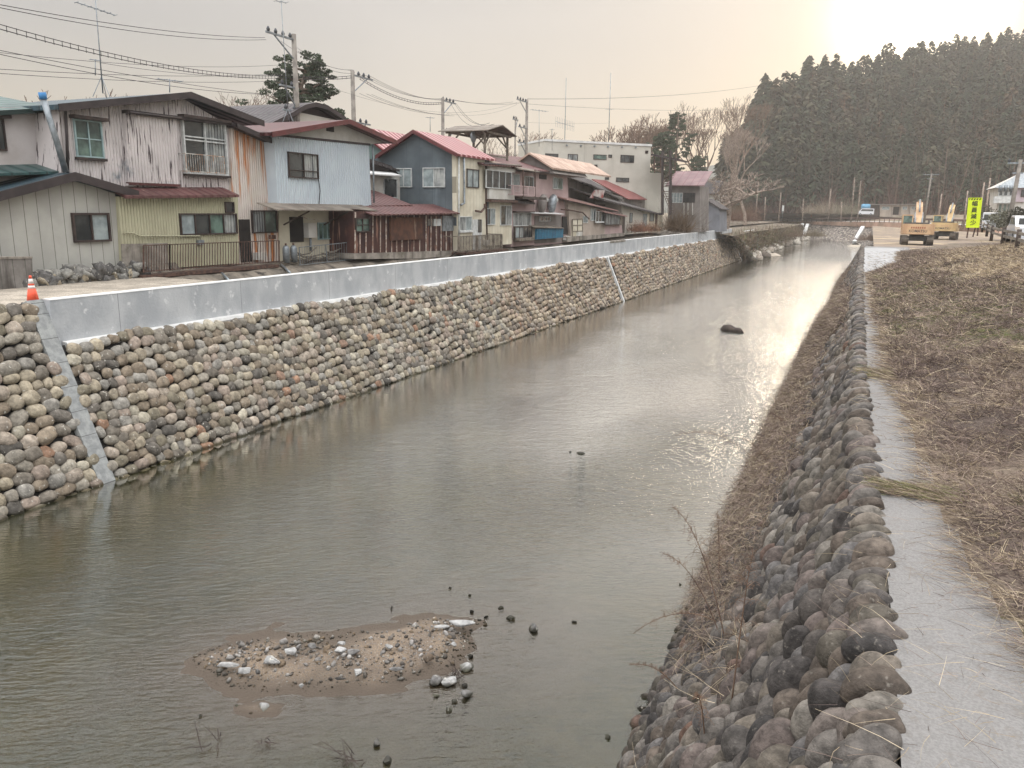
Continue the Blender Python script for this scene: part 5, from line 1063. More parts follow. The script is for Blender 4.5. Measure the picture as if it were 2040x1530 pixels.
# white house on the right
yW = 112.; PW = ('y', yW)
Hw = house(D(2030,430,115).x, yW+3, 'white two-storey house with a pale balcony and grey hipped roof at the right edge', z=5.)
wall(Hw, 'wall', PW, [(1985,452),(2080,458),(2090,370),(1988,372)], M['white_board'], 7); wall(Hw, 'pink_panel', ('y', yW-.2), [(2018,402),(2080,403),(2082,372),(2019,372)], mat('pale_mauve_wall', lin(190,176,182), lin(176,162,168), 1), .3)
m = MB(); a, b, c_, d = U(1981,374,'y',yW-.8), U(2110,374,'y',yW-.8), U(2080,338,'y',yW+3.5), U(2032,345,'y',yW+3.5); m.add([a, b, c_, d, a+Vector((0,8,0))-Vector((0,0,0)), b+Vector((0,8,0))], [(0,1,2,3),(0,3,4),(1,5,2),(4,3,2,5),(0,4,5,1)]); m.build('roof', M['steel'], Hw)
for r in ((1990,376,1998,390),(2000,376,2008,390),(2011,376,2017,390)): window(Hw, PW, r, 'frame_white', 'glass', 1)
for r in ((1988,406,1995,434),(1997,406,2004,434),(2006,406,2013,434)): window(Hw, PW, r, 'frame_white', 'glass_green', 1)
window(Hw, ('y', yW-.25), (2034,378,2046,392), 'frame_dark', 'glass', 2); m = MB(); a, b = U(1982,391,'y',yW-1.2), U(2018,405,'y',yW-1.2); m.box(a, (b.x, yW, b.z)); m.build('balcony', M['frame_white'], Hw)
# low buildings across the bend
for i, (x0, x1, y0, y1, lab) in enumerate(((1731,1752,408,428,'dark open shed at the left end of the low row'),(1753,1776,408,428,'low grey unit with a wide pale window, second in the row'),(1777,1793,408,428,'low unit with a dark doorway in the middle of the row'),(1794,1811,408,428,'low unit with a bright two-pane window'),(1812,1832,408,428,'last low unit with a bluish window half hidden by the digger boom'))):
    y_ = D((x0+x1)/2, 428, 256).y; q = ('y', y_+i*.05); e = house(U((x0+x1)/2, 428, 'y', y_).x, y_+2, lab, 'building', 'low_building', 'low buildings across the river bend', z=6.8)
    wall(e, 'wall', q, [(x0, y1+4), (x1, y1+4), (x1, y0), (x0, y0)], M['dark_wood'] if i == 0 else M['tan_wall'], 5)
    m = MB(); a = uv(q, x0, y0); b = uv(q, x1, y0); m.box((a[0]-.05, y_-.9, a[1]), (b[0]+.05, y_+5, a[1]+.22)); m.build('roof', M['grey_wall'], e)
    if i in (1, 3, 4): window(e, q, (x0+4, y0+3.5, x1-4, y0+10), 'frame_white', 'glass_pale' if i != 4 else 'curtain', 2)
    if i == 2: box_px(e, 'doorway', q, (x0+2, y0+4, x1-2, y1), 0, .08, M['void'])
g = D(1725, 410, 252); m = MB(); m.box((g.x-1.6, g.y, 6.9), (g.x+1.0, g.y+2, 9.9)); tb = empty('storage_tank', (g.x, g.y, 6.9), 'light blue tank on a frame behind the small white van', 'tank'); m = MB(); m.tube([(g.x, g.y, 8.7), (g.x, g.y, 9.9), (g.x, g.y, 10.1)], [1.25, 1.25, .9], 14); m.build('tank', mat('light_blue_paint', lin(110,160,190), lin(90,140,170), 1), tb); m = MB(); 
for sx in (-1, 1): m.beam((g.x+sx*.9, g.y, 6.9), (g.x+sx*.9, g.y, 8.7), .15)
m.build('frame', M['brown_iron'], tb)
# slender poles along the far road and right side
for i, (x0, y0, x1, y1, d) in enumerate(((1511,362,1506,426,240),(1525,393,1525,426,250),(1556,383,1552,426,250),(1601,396,1600,432,235),(1655,376,1652,426,240),(1703,353,1698,426,235),(1715,360,1711,424,240),(1677,402,1677,438,232),(1973,355,1967,402,150),(1961,363,1957,396,155),(1928,380,1926,410,160),(1876,386,1872,412,190))):
    a, b = D(x0, y0, d), D(x1, y1, d); b.z = 5.; b.x = a.x+(b.x-a.x)*.6
    m = MB(); m.tube([b, a], [.17, .12], 7); tag(m.build('roadside_pole', M['bark_pale']), ['slender pale pole just right of the tall pale tree','thin short pole second right of the tall pale tree','slender pole left of the blank white board','pale pole by the rail over the two sloping beams','thin pole midway between the white board and the van','tall slender pole, first left of the white van','tall slender pole directly behind the white van','short thin pole left of the white van','pale pole beside the gable of the white house','pale pole left of the one beside the white house','pale pole top showing just left of the yellow sign','thin pole between the excavators and the yellow sign'][i], 'pole', 'slender pale poles before the hill')
def rpole(px, py, d, lab, L=2.2, z0=5., r=.15):
    t = D(px, py, d); e = empty('utility_pole', (t.x, t.y, z0), lab, 'utility pole'); m = MB(); m.tube([(t.x-.25, t.y, z0), t], [r*1.3, r*.9], 10); m.build('pole', M['pole_conc'], e)
    for dz in (.25, 1.0):
        m = MB(); m.beam((t.x-L*.5*(1 if dz < .5 else .5), t.y, t.z-dz), (t.x+L*.5*(1 if dz < .5 else .3), t.y, t.z-dz), .12); m.build('crossarm', M['steel'], e)
    for i in range(3): m = MB(); insul(m, (t.x-L*.45+i*L*.45, t.y, t.z-.2), 1.4); m.build('insulator', M['insul'], e)
    return e, t
rpole(1856, 345, 168, 'pale utility pole with a short crossarm rising behind the excavators', 2.6)
e, t = rpole(2034, 318, 74, 'utility pole with crossarm and transformer cluster in front of the white house', 1.7)
for i in range(3): m = MB(); c = Vector((t.x-1.1+i*.35, t.y-.1, t.z-2.4)); m.tube([c, c+Vector((0,0,.5))], .13, 9); m.build('transformer', M['steel'], e)
t = D(1560, 415, 236); e = empty('roadside_sign', (t.x, t.y, 5.3), 'small blank white roadside board left of the far road', 'sign'); m = MB(); m.box((t.x-.28, t.y, t.z-.8), (t.x+.28, t.y+.06, t.z+.8)); m.build('board', M['frame_white'], e); m = MB(); m.tube([(t.x, t.y+.1, 5.), (t.x, t.y+.1, t.z)], .05, 6); m.build('post', M['steel'], e)
# abutment, rubble pier and old masonry after the wall end
e = empty('concrete_abutment', U(1500, 497, 'z', .2), 'pale sloping concrete slab behind the dark stone pier past the wall end', 'abutment'); m = MB(); a = [U(*p, 'z', z) for p, z in (((1483,461),4.2),((1503,458),4.2),((1516,496),.1),((1494,500),.1))]; m.prism([a[0], a[1], a[2], a[3]], (-.5, 2.5, 0)); m.build('slab', M['concrete_cap'], e)
e = empty('concrete_abutment', U(1470, 480, 'z', .2), 'low broad concrete block just past the end of the parapet', 'abutment'); m = MB(); a = [U(*p, 'z', z) for p, z in (((1458,465),4.1),((1487,463),4.1),((1487,475),3.2),((1458,476),3.2))]; m.prism(a, (-1.5, .6, 0)); m.build('block', M['concrete_new'], e)
e = empty('stone_pier', U(1492, 512, 'z', 0), 'dark old masonry pier of rough blocks at the end of the cobble wall', 'stone pier'); m = MB()
Rr = random.Random(3)
for r in range(6):
    z0 = -.1+r*.62; x0 = 1487-r*2.0; x1 = 1512-r*1.9
    n_ = 6
    for i in range(n_):
        p = U(x0+(x1-x0)*i/n_, 512, 'z', 0); q = U(x0+(x1-x0)*(i+.93)/n_, 512, 'z', 0); j = Rr.uniform(-.25, .25); m.box((p.x, p.y+j, z0), (q.x, q.y+3+j, z0+.58))
m.build('block_courses', mat('black_stone', lin(84,82,80), lin(58,56,56), .8, .9, streak=(lin(130,126,118), 1.6, .60, .78), bump=(2, .15)), e)
m = MB()
for i in range(26): t_ = i/25; p = U(1466+34*t_+Rr.uniform(-2,2), 476+46*t_, 'z', 3.6*(1-t_)-.1); m.ball(p, (Rr.uniform(.5,.9), Rr.uniform(.6,1.0), Rr.uniform(.35,.7)), 7, 5)
m.build('boulder_edge', M['concrete_dark'], e)
# sand tongues in the far river
for pts, lab in (([(1500,509),(1512,503),(1530,501),(1548,505),(1558,510),(1530,511)], 'pale sand spit in the river past the stone pier'), ([(1686,491),(1698,486),(1712,485),(1720,491),(1705,493)], 'small pale gravel spit near the far wall')):
    c = [U(*p, 'z', -.03) for p in pts]; ce = sum(c, Vector((0,0,0)))/len(c); ce.z = .35; n_ = len(c); tag(np_mesh('sand_spit', c+[c_.lerp(ce, .5)+Vector((0,0,.14)) for c_ in c]+[ce], [(i, (i+1)%n_, n_+(i+1)%n_, n_+i) for i in range(n_)]+[(n_+i, n_+(i+1)%n_, 2*n_, 2*n_) for i in range(n_)] and [(i, (i+1)%n_, n_+(i+1)%n_, n_+i) for i in range(n_)], mat('pale_sand', lin(176,164,148), lin(150,140,126), .6, .95)), lab, 'sand spit')
# ================================================================== VEGETATION
def ribbons(name, P0, D1, D2, L, Wd_, C, mt, nseg=3, **k_):
    """curved strips p(t) = P0 + L(D1 t + D2 t^2), tapering"""
    P0, D1, D2, C = map(np.asarray, (P0, D1, D2, C)); n = len(P0); L = np.broadcast_to(L, n); Wd_ = np.broadcast_to(Wd_, n)
    sd = np.cross(D1, RNG.normal(0, 1, (n, 3))); sd /= np.linalg.norm(sd, axis=1, keepdims=True)+1e-9; ts = np.linspace(0, 1, nseg+1); V = np.zeros((n, nseg+1, 2, 3))
    for i, t in enumerate(ts):
        c = P0+L[:, None]*(D1*t+D2*t*t); w = (Wd_*(1-.75*t)/2)[:, None]*sd; V[:, i, 0] = c-w; V[:, i, 1] = c+w
    k = 2*(nseg+1); f = np.concatenate([np.array([[2*i, 2*i+1, 2*i+3, 2*i+2]]) for i in range(nseg)]); Fq = (f[None]+(np.arange(n)*k)[:, None, None]).reshape(-1, 4)
    return np_mesh(name, V.reshape(-1, 3), Fq, mt, np.repeat(C, k, 0), **k_)
M['blade'] = vmat('dry_blade', .9, 3, .2, None, .2)
def unit(v): return v/(np.linalg.norm(v, axis=1, keepdims=True)+1e-9)
STRAW = np.array([lin(176,160,134), lin(160,143,118), lin(194,178,152), lin(142,126,104)]); PURP = np.array([lin(118,102,94), lin(100,86,80), lin(142,126,114), lin(78,66,62)]); GREEN = np.array([lin(98,102,62), lin(84,92,56), lin(118,116,78)])
# bank: density thins with distance while strips widen
def bank_patch(X, Y):
    """0 straw, 1 purple weeds, 2 green"""
    a = fbm(X, Y*.8, .9, 31, 4); b = fbm(X*1.2, Y*.5, .8, 77, 4); t = X-toe_x(Y)
    g = np.interp(Y, [0, 7, 9, 11, 20, 25, 44, 60, 80], [-1, -.1, .05, -.5, -.1, .8, .7, .2, -.6])-np.clip(t-3.4, 0, 3)*.5+.9*b
    w = np.interp(Y, [0, 5, 9, 12, 15, 22, 30, 36, 80], [-.2, .0, -.5, -.3, .2, .1, -.5, .25, .6])+np.clip(t-2.4, -1.4, 2.4)*.6+.75*a
    return np.where(w > .5, 0, np.where(g > .15, 2, 1))
def sample_bank(n, pw):
    u = RNG.uniform(0, 1, n); y = 4.2*(72/4.2)**(u**pw); x = RNG.uniform(.1, 9.5, n); return x, y
nt_ = 15000; X, Y = sample_bank(nt_, .85); Zb = bank_z(X, Y); ok = (Zb > 4.245) & (X < bankcy(Y)+1.2); X, Y = X[ok], Y[ok]; kk = bank_patch(X, Y); nt_ = len(X); fl = RNG.uniform(0, 1, nt_); kk = np.where((kk == 2) & (fl < .35), 1, kk); kk = np.where((kk == 1) & (fl > .84), 0, kk); kk = np.where((kk == 0) & (fl < .12), 1, kk)
for nm, kind_, pal, per, sp_, Lr, wd in (('dry_grass', 0, STRAW, 20, .09, (.10, .28), .007), ('dead_weeds', 1, PURP, 24, .11, (.10, .26), .007), ('green_grass', 2, GREEN, 20, .09, (.06, .15), .0065)):
    s = np.where(kk == kind_)[0]; t_ = np.repeat(s, per); m_ = len(t_); ds = np.clip(Y[t_]/14, .75, 3.); x = X[t_]+RNG.normal(0, 1, m_)*sp_*ds; y = Y[t_]+RNG.normal(0, 1, m_)*sp_*ds*1.2
    x = np.maximum(x, toe_x(y)+.04+RNG.exponential(.08, m_)); z = np.maximum(bank_z(x, y), 4.23); P0 = np.stack([x, y, z-.01], 1); big = RNG.uniform(.45, 1.5, len(X))[t_]; th0 = RNG.uniform(0, 6.28, len(X))[t_]
    if kind_ == 1: D1 = unit(RNG.normal(0, 1, (m_, 3))*np.array([1, 1, .5])+np.array([0, 0, .55])); D2 = RNG.normal(0, .6, (m_, 3))*np.array([1, 1, .5])-np.array([0, 0, .25]); P0[:, 2] += RNG.uniform(0, .10, m_)*big
    else: D1 = unit(np.stack([np.cos(th0)*.55-.25+RNG.normal(0, .35, m_), np.sin(th0)*.55+RNG.normal(0, .35, m_), np.full(m_, .6)], 1)); D2 = np.stack([D1[:, 0]*.3, D1[:, 1]*.3, -RNG.uniform(.3, .9, m_)], 1)
    C = pal[RNG.integers(0, len(pal), len(X))][t_]*RNG.uniform(.62, 1.2, (len(X), 1))[t_]*RNG.uniform(.8, 1.15, (m_, 1)); mc_ = RNG.uniform(0, 1, m_) < .12; C[mc_] = STRAW[RNG.integers(0, 4, mc_.sum())]
    ribbons(nm, P0, D1, D2, RNG.uniform(*Lr, m_)*big*np.clip(ds, .9, 1.4), wd*ds*1.15, C, M['blade'], kind='stuff')
# longer twigs tangling over the bank and over the path edge
n = 16000; X, Y = sample_bank(n, .95); toe = toe_x(Y); ed = RNG.uniform(0, 1, n) < .42; X[ed] = toe[ed]+RNG.normal(0, .07, ed.sum())+.10*fbm(Y[ed], 0*Y[ed], 3., 8)
Zb = np.maximum(bank_z(X, Y), 4.235); P0 = np.stack([X, Y, Zb+RNG.uniform(0, .07, n)], 1); th = RNG.normal(math.pi, 1.1, n); D1 = unit(np.stack([np.cos(th), np.sin(th)*.9, RNG.uniform(-.05, .45, n)], 1)); D2 = RNG.normal(0, .25, (n, 3)); D2[:, 2] = -np.abs(D2[:, 2])
Lg = RNG.uniform(.12, .38, n); P1z = P0[:, 2]+Lg*(D1[:, 2]+D2[:, 2]); D2[:, 2] = np.where(P1z < 4.25, (4.25-P0[:, 2])/Lg-D1[:, 2], D2[:, 2])
pal = np.concatenate([PURP, STRAW*.85]); ribbons('twig_litter', P0, D1, D2, Lg, .006*np.clip(Y/12, .6, 2.5), pal[RNG.integers(0, len(pal), n)]*RNG.uniform(.8, 1.15, (n, 1)), M['blade'], kind='stuff')
n = 5200; wh = RNG.uniform(0, 1, n) < .6; y = np.where(wh, 9.25, 16.2)+RNG.normal(0, 1, n)*np.where(wh, .10, .22); x = np.where(wh, RNG.uniform(.42, 1.3, n), RNG.uniform(.15, .8, n)); P0 = np.stack([x, y, 4.24+RNG.uniform(0, .05, n)], 1); th = RNG.normal(math.pi, .5, n); pal = np.concatenate([STRAW*.8, PURP, GREEN*1.1])
ribbons('creeper_over_path', P0, unit(np.stack([np.cos(th), np.sin(th)*.5, RNG.uniform(.0, .25, n)], 1)), RNG.normal(0, .15, (n, 3))*np.array([1, 1, .2]), RNG.uniform(.06, .26, n), .006, pal[RNG.integers(0, len(pal), n)], M['blade'], kind='stuff')
# dry vines draped on the right cobble wall
def on_wall(y, s, off): return warp(np.array(RX0)*np.array([1, 0, 0])+np.stack([np.zeros_like(y), y, np.zeros_like(y)], 1)+s[:, None]*np.array(tr_)+off[:, None]*np.array(nr_))
n = 90000; u = RNG.uniform(0, 1, n); y = 8.5*(80/8.5)**u; s = RNG.uniform(-.1, RL-.35, n)
cov = fbm(y*.9, s*1.4, .9, 55, 4)+np.interp(y, [7, 11, 13.5, 17, 28, 38, 55, 80], [-1.4, -.9, .1, .95, 1.1, .6, .1, -.35])-np.clip((s-2.4)*.62, -.6, 2.2)*np.interp(y, [8, 16, 30, 60], [1.2, 1., .7, .5]); cov += np.where(s < .5, .1, 0)
ok = cov > RNG.uniform(-.1, .35, n); y, s, cov = y[ok], s[ok], cov[ok]; n = len(y); P0 = on_wall(y, s, RNG.uniform(.08, .28, n)+.22*np.clip(cov, 0, 1.2)*RNG.uniform(0, 1, n)); D1 = unit(RNG.normal(0, 1, (n, 3))*np.array([.7, 1, .7])+np.array([-.35, -.2, -.15])); D2 = RNG.normal(0, .45, (n, 3))-np.array([0, 0, .35])
pal = np.concatenate([PURP, PURP*1.15, STRAW*.75]); ribbons('dry_vines', P0, D1, D2, RNG.uniform(.10, .34, n)*np.clip(y/22, .8, 1.6), .006*np.clip(y/11, .9, 3.5), pal[RNG.integers(0, len(pal), n)]*RNG.uniform(.75, 1.15, (n, 1)), M['blade'], kind='stuff')
# tall dried weeds leaning over the water
def weed(tip, root, label, seed, mt='twig', side=1.):
    r = random.Random(seed); e = empty('dry_weed', root, label, 'dry weed', 'tall dry weeds on the right wall'); d = tip-root; Ls = d.length; bend = Vector((0, 0, Ls*.18)); P = [root+d*t+bend*(4*t*(1-t)) for t in np.linspace(0, 1, 14)]
    m = MB(); m.tube(P, [.007*(1-.8*i/13)+.0015 for i in range(14)], 5); m.build('stem', M['twig'], e); m = MB()
    for i in range(46):
        t = r.uniform(.28, 1.); k_ = min(int(t*13), 12); p = P[k_].lerp(P[k_+1], t*13-k_); q = Vector((r.gauss(0,1), r.gauss(0,1), r.gauss(.1,.7))).normalized(); l = Ls*.16*(1.25-t)*r.uniform(.5, 1.2)
        a = p+q*l*.55+Vector((0,0,.02)); b = p+q*l+Vector((0,0,-l*.25)); m.tube([p, a, b], [.003, .002, .001], 3, cap=False)
        for j in range(6): c = p.lerp(b, .35+.12*j); v_ = Vector((r.gauss(0,1), r.gauss(0,1), r.gauss(-.2,.8))).normalized()*l*.16; m.tube([c, c+v_], [.0022, .001], 3, cap=False)
    m.build('side_twigs', M['twig'], e)
def wl(px, py): # point on the right wall surface hit by the pixel
    d = ray(px, py); o = Vector((0, 0, ZC)); p0 = Vector((RX0, 0, 0)); t = (p0-o).dot(nr_)/d.dot(nr_); return o+d*t
def tipat(px, py, y): return U(px, py, 'y', y)
for i, (tp, rt, lab) in enumerate((((1340,1010),(1462,1296),'dry weed arching left, highest plume over the water'),((1322,1103),(1452,1286),'dry weed reaching left just below the highest plume'),((1428,1022),(1444,1210),'upright dry weed with a feathery tip by the water'),((1262,1262),(1450,1254),'dry weed stretched flat to the left over the water'),((1480,875),(1552,960),'small dry weed sticking out of the vines above the water'),((1345,868),(1530,940),'faint thin weed leaning out low over the bright water'),((1256,1325),(1372,1395),'low dry weed drooping at the waterline'),((1520,820),(1590,880),'short brittle weed at the top of the vine mass'),((1385,1385),(1425,1500),'thin dry stalk in the bottom cobbles'),((1500,1100),(1478,1420),'tall brittle stalk rising through the lower cobbles'))):
    rtp = wl(*rt)+nr_*.12; tipw = tipat(*tp, rtp.y+random.uniform(-.4, .1)); weed(tipw, rtp, lab, i)
n = 2600; y = RNG.uniform(5.2, 9.5, n)**1.; s = RNG.uniform(0, 2.9, n); P0 = on_wall(y, s, RNG.uniform(.08, .22, n)); cl_ = fbm(y*1.5, s*1.5, 1.4, 66, 3) > .35; P0 = P0[cl_]; n = len(P0)
D1 = unit(RNG.normal(0, 1, (n, 3))+np.array([-.6, 0, .4])); D2 = RNG.normal(0, .4, (n, 3))-np.array([0, 0, .4]); pal = np.concatenate([STRAW, PURP]); ribbons('dry_stalks', P0, D1, D2, RNG.uniform(.15, .6, n), .005, pal[RNG.integers(0, 8, n)], M['blade'], kind='stuff')
# ---------------- trees
def bare_tree(base, H_, spread, seed, label, name='bare_tree', r0=None, lean=(0,0), mt='bark', up=.55, levels=6, group=None, twr=.022, first=.28, nb=(2,4), fan=.6):
    r = random.Random(seed); e = empty(name, base, label, 'tree', group); mt_ = MB(); mc = MB(); r0 = r0 or H_*.022
    def grow(p, d, l, rad, lev):
        q = p; pts = [p]; ds = d.copy(); k_ = 3
        for i in range(k_):
            ds = (ds+Vector((r.gauss(0,.10), r.gauss(0,.10), r.gauss(0,.06)+.05*up))).normalized(); q = q+ds*l/k_; pts.append(q)
        rr_ = [rad*(1-.38*i/k_) for i in range(k_+1)]; (mt_ if lev < 2 else mc).tube(pts, [max(x, twr) for x in rr_], 6 if lev < 2 else (4 if lev < 4 else 3), cap=False)
        if lev >= levels: return
        n_ = r.randint(*nb) if lev else r.randint(3, 4)
        for i in range(n_):
            th = 6.28*(i/n_)+r.uniform(-.6, .6); a = Vector((math.cos(th), math.sin(th), 0)); sp_ = fan*spread*(.8+.5*r.random()) if lev < 3 else fan*r.uniform(.7, 1.3)
            nd_ = (ds+a*sp_+Vector((0,0,up*.35))).normalized(); b = q if i < 2 else pts[2]; grow(b, nd_, l*r.uniform(.62, .84)*(1.0 if lev else .95), rad*.58, lev+1)
    d0 = Vector((lean[0], lean[1], 1)).normalized(); grow(Vector(base), d0, H_*first, r0, 0)
    # scale crown to the requested height
    zt_ = max(v[2] for v in mc.v); k_ = H_/(zt_-base[2])
    for mm in (mt_, mc): mm.v = [(base[0]+(v[0]-base[0])*k_, base[1]+(v[1]-base[1])*k_, base[2]+(v[2]-base[2])*k_) for v in mm.v]
    mt_.build('trunk', M[mt], e); mc.build('crown', M['twig' if mt != 'bark_pale' else 'bark_pale'], e); return e
def tree_at(px, pytop, d, z0, sp, seed, lab, **k_):
    t = D(px, pytop, d); bare_tree((t.x, t.y, z0), t.z-z0, sp, seed, lab, **k_)
tree_at(1404, 198, 215, 5, .8, 1, 'tall fan-shaped bare zelkova nearest the wooded hill, left of its twin', levels=7, twr=.032, nb=(2,3), fan=.55, up=.85)
tree_at(1458, 184, 225, 6, .8, 2, 'tall fan-shaped bare tree right of its twin, touching the wooded hill', levels=7, twr=.032, nb=(2,3), fan=.55, up=.85)
tree_at(1292, 218, 190, 5, 1.1, 3, 'broad bare tree behind the right end of the white building', levels=7, twr=.045, nb=(2,3), fan=.5, up=.8)
tree_at(1238, 238, 185, 5, 1.1, 4, 'bare spreading tree behind the middle of the white building', levels=6, twr=.045, nb=(2,4), fan=.6, up=.7)
tree_at(1500, 250, 178, 4.6, .9, 5, 'tall pale bare tree in front of the dark wooded hill', mt='bark_pale', levels=6, twr=.035, up=.9, fan=.5, first=.4)
tree_at(1452, 338, 126, 4.3, 1.7, 6, 'low twisted pale bare tree leaning over the end of the wall', mt='bark_pale', levels=6, twr=.022, up=.35, fan=.9, lean=(.12,0), r0=.45)
tree_at(118, 172, 58, 4.6, 1.0, 7, 'bare twiggy tree behind the far left green roof', levels=6, twr=.014, nb=(2,3)); tree_at(195, 176, 62, 4.6, 1.0, 8, 'bare twiggy tree behind the left end of the dark roof ridge', levels=6, twr=.014, nb=(2,3))
tree_at(432, 152, 66, 4.6, .9, 9, 'pale bare tree above the right slope of the dark roof', levels=7, twr=.014, nb=(2,3)); tree_at(492, 188, 64, 4.6, .9, 10, 'lower bare tree between the dark roof and the black pine', levels=7, twr=.014, nb=(2,3))
tree_at(1062, 258, 120, 4.6, 1.2, 12, 'bare bush-like tree behind the last utility pole', levels=6, twr=.022, nb=(2,3)); tree_at(1015, 268, 110, 4.6, 1.1, 13, 'small bare tree behind the timber roof deck', levels=6, twr=.02, nb=(2,3))
def leafy_clumps(centers, radii, per, size, rng, flat=.6):
    P = []; 
    for c, r_ in zip(centers, radii):
        v = rng.normal(0, 1, (per, 3)); v = v/np.linalg.norm(v, axis=1, keepdims=True)*rng.uniform(.35, 1, (per, 1))**.6*np.array([1, 1, flat])*r_; P.append(np.array(c)+v)
    P = np.concatenate(P); n_ = len(P); a = unit(rng.normal(0, 1, (n_, 3))); b = unit(np.cross(a, rng.normal(0, 1, (n_, 3)))); s_ = (size*rng.uniform(.6, 1.4, n_))[:, None]
    V = np.stack([P-a*s_*.5, P+b*s_*.35, P+a*s_*.5, P-b*s_*.35], 1).reshape(-1, 3); return V, np.arange(4*n_).reshape(-1, 4)
# black pine
def pine(px, pytop, d, z0, label, seed, nlev=7, Rm=5., name='pine_tree', lean=0, low=.42, sz=.24):
    rng = np.random.default_rng(seed); t = D(px, pytop, d); Ht = t.z-z0; e = empty(name, (t.x, t.y, z0), label, 'tree'); m = MB(); P = [Vector((t.x+lean*math.sin(k_*.8)*.5, t.y, z0+Ht*k_/8)) for k_ in range(9)]; m.tube(P, [.32*(1-.85*k_/8)+.03 for k_ in range(9)], 8); C_ = []; Rr_ = []
    for i in range(nlev*5):
        f_ = low+(1-low)*i/(nlev*5); k_ = min(int(f_*8), 7); p = P[k_].lerp(P[k_+1], f_*8-k_); th = rng.uniform(0, 6.28); L_ = Rm*(1.25-f_)*rng.uniform(.55, 1.3)*(1.1 if f_ > .5 else .8); q = p+Vector((math.cos(th)*L_, math.sin(th)*L_, L_*.15)); mid = p.lerp(q, .5)+Vector((0,0,-.12)); m.tube([p, mid, q], [.10, .07, .03], 5, cap=False)
        for j in range(6): c = mid.lerp(q, j/5.)+Vector(rng.normal(0, .32, 3)); C_.append(tuple(c+Vector((0,0,.2)))); Rr_.append(rng.uniform(.3, .62)*(1. if low < .5 else .85))
    m.build('trunk', M['bark'], e); V, Fq = leafy_clumps(C_, Rr_, 90, sz, rng, .42); np_mesh('crown', V, Fq, M['needles'], np.repeat(np.array([lin(66,76,58)])*rng.uniform(.6, 1.3, (len(V)//4, 1)), 4, 0), parent=e)
M['needles'] = vmat('conifer_needles', .85, .8, .35)
pine(610, 128, 60, 4.6, 'dark spreading black pine behind the tallest utility pole', 21, 7, 5.4, lean=1.6, low=.60, sz=.16)
pine(1352, 228, 160, 5, 'dark pine with see-through crown right of the white building', 6, 8, 5.2); pine(1322, 268, 150, 5, 'lower dense dark conifer touching the white building', 8, 8, 3.8, 'conifer_tree'); pine(1392, 316, 190, 5, 'small dark conifer below the fan-shaped bare trees', 9, 7, 4., 'conifer_tree')
# cedar forest on the hill
def cedar_proto(seed, H_=20.):
    rng = np.random.default_rng(seed); n_ = 360; f_ = rng.uniform(.12, 1, n_)**.9; r_ = (1-f_)**.48*H_*(.17+.025*(seed % 3))*rng.uniform(.35, 1.15, n_)+.1; th = rng.uniform(0, 6.28, n_)+3*np.sin(f_*9+seed)
    P = np.stack([r_*np.cos(th), r_*np.sin(th), f_*H_-.04*r_], 1); out = unit(np.stack([np.cos(th), np.sin(th), -.55+0*th], 1)); sd = unit(np.cross(out, np.array([0, 0, 1.])+rng.normal(0, .4, (n_, 3)))); s_ = (H_*.055*rng.uniform(.6, 1.3, n_)*(1.25-f_*.6))[:, None]
    V = np.stack([P-out*s_, P+sd*s_*.55, P+out*s_*.8, P-sd*s_*.55], 1).reshape(-1, 3); Fq = np.arange(4*n_).reshape(-1, 4)
    tr = MB(); tr.tube([(0,0,-1), (0,0,H_*.5), (0,0,H_*.98)], [H_*.011, H_*.008, .04], 5); TV = np.array(tr.v); TF = np.array([f for f in tr.f if len(f) == 4])+len(V)
    C = np.concatenate([np.repeat(np.array([lin(48,56,40), lin(54,58,42), lin(62,60,44)][seed % 3:seed % 3+1])*rng.uniform(.55, 1.45, (n_, 1)), 4, 0), np.tile(np.array(lin(120,92,78)), (len(TV), 1))])
    return np.concatenate([V, TV]), np.concatenate([Fq, TF]), C
protos = [cedar_proto(s) for s in range(5)]
spots = []; rf = np.random.default_rng(17)
for t in np.linspace(1., .02, 26):
    px = 1436+rf.uniform(0, 12)+(1-t)*0
    while px < 2130:
        tt = min(max(t+rf.normal(0, .012), 0), 1.); p = hill(px, tt); tall = float(np.interp(px, [1380, 1500, 1560, 1750], [20, 26, 25, 17]))*rf.uniform(.66, 1.16)*(1. if tt > .35 else .92)
        if not (tt < .08 and rf.random() < .5): spots.append((p.x, p.y, p.z, tall/20., tt, px))
        px += rf.uniform(3.0, 9.5)*1562/math.hypot(p.x, p.y)*.62
spots.sort(key=lambda s: -s[4]); crest = [s for s in spots if s[4] > .9][:170]; rest = [s for s in spots if s[4] <= .9 or s not in crest]; front = sorted(rest, key=lambda s: math.hypot(s[0], s[1]))[:120]; fs = set(front); rest = [s for s in rest if s not in fs]
GL = 'cedars standing on the wooded hill'
tp = []
for i, (V, Fq, C) in enumerate(protos): o = np_mesh('cedar_tree', V, Fq, M['needles'], C); tp.append(o)
used = [False]*5
for j, s in enumerate(crest+front):
    i = j % 5
    if used[i]: o = tp[i].copy(); COL.objects.link(o)
    else: o = tp[i]; used[i] = True
    o.location = s[:3]; o.scale = (s[3]*rf.uniform(.85, 1.15),)*2+(s[3],); o.rotation_euler = (0, 0, rf.uniform(0, 6.28))
    tag(o, 'dark cedar on the skyline ridge of the wooded hill' if j < len(crest) else 'cedar in the front ranks at the foot of the wooded hill', 'tree', GL+(' ridge' if j < len(crest) else ' foot'))
Vs, Fs, Cs, off = [], [], [], 0
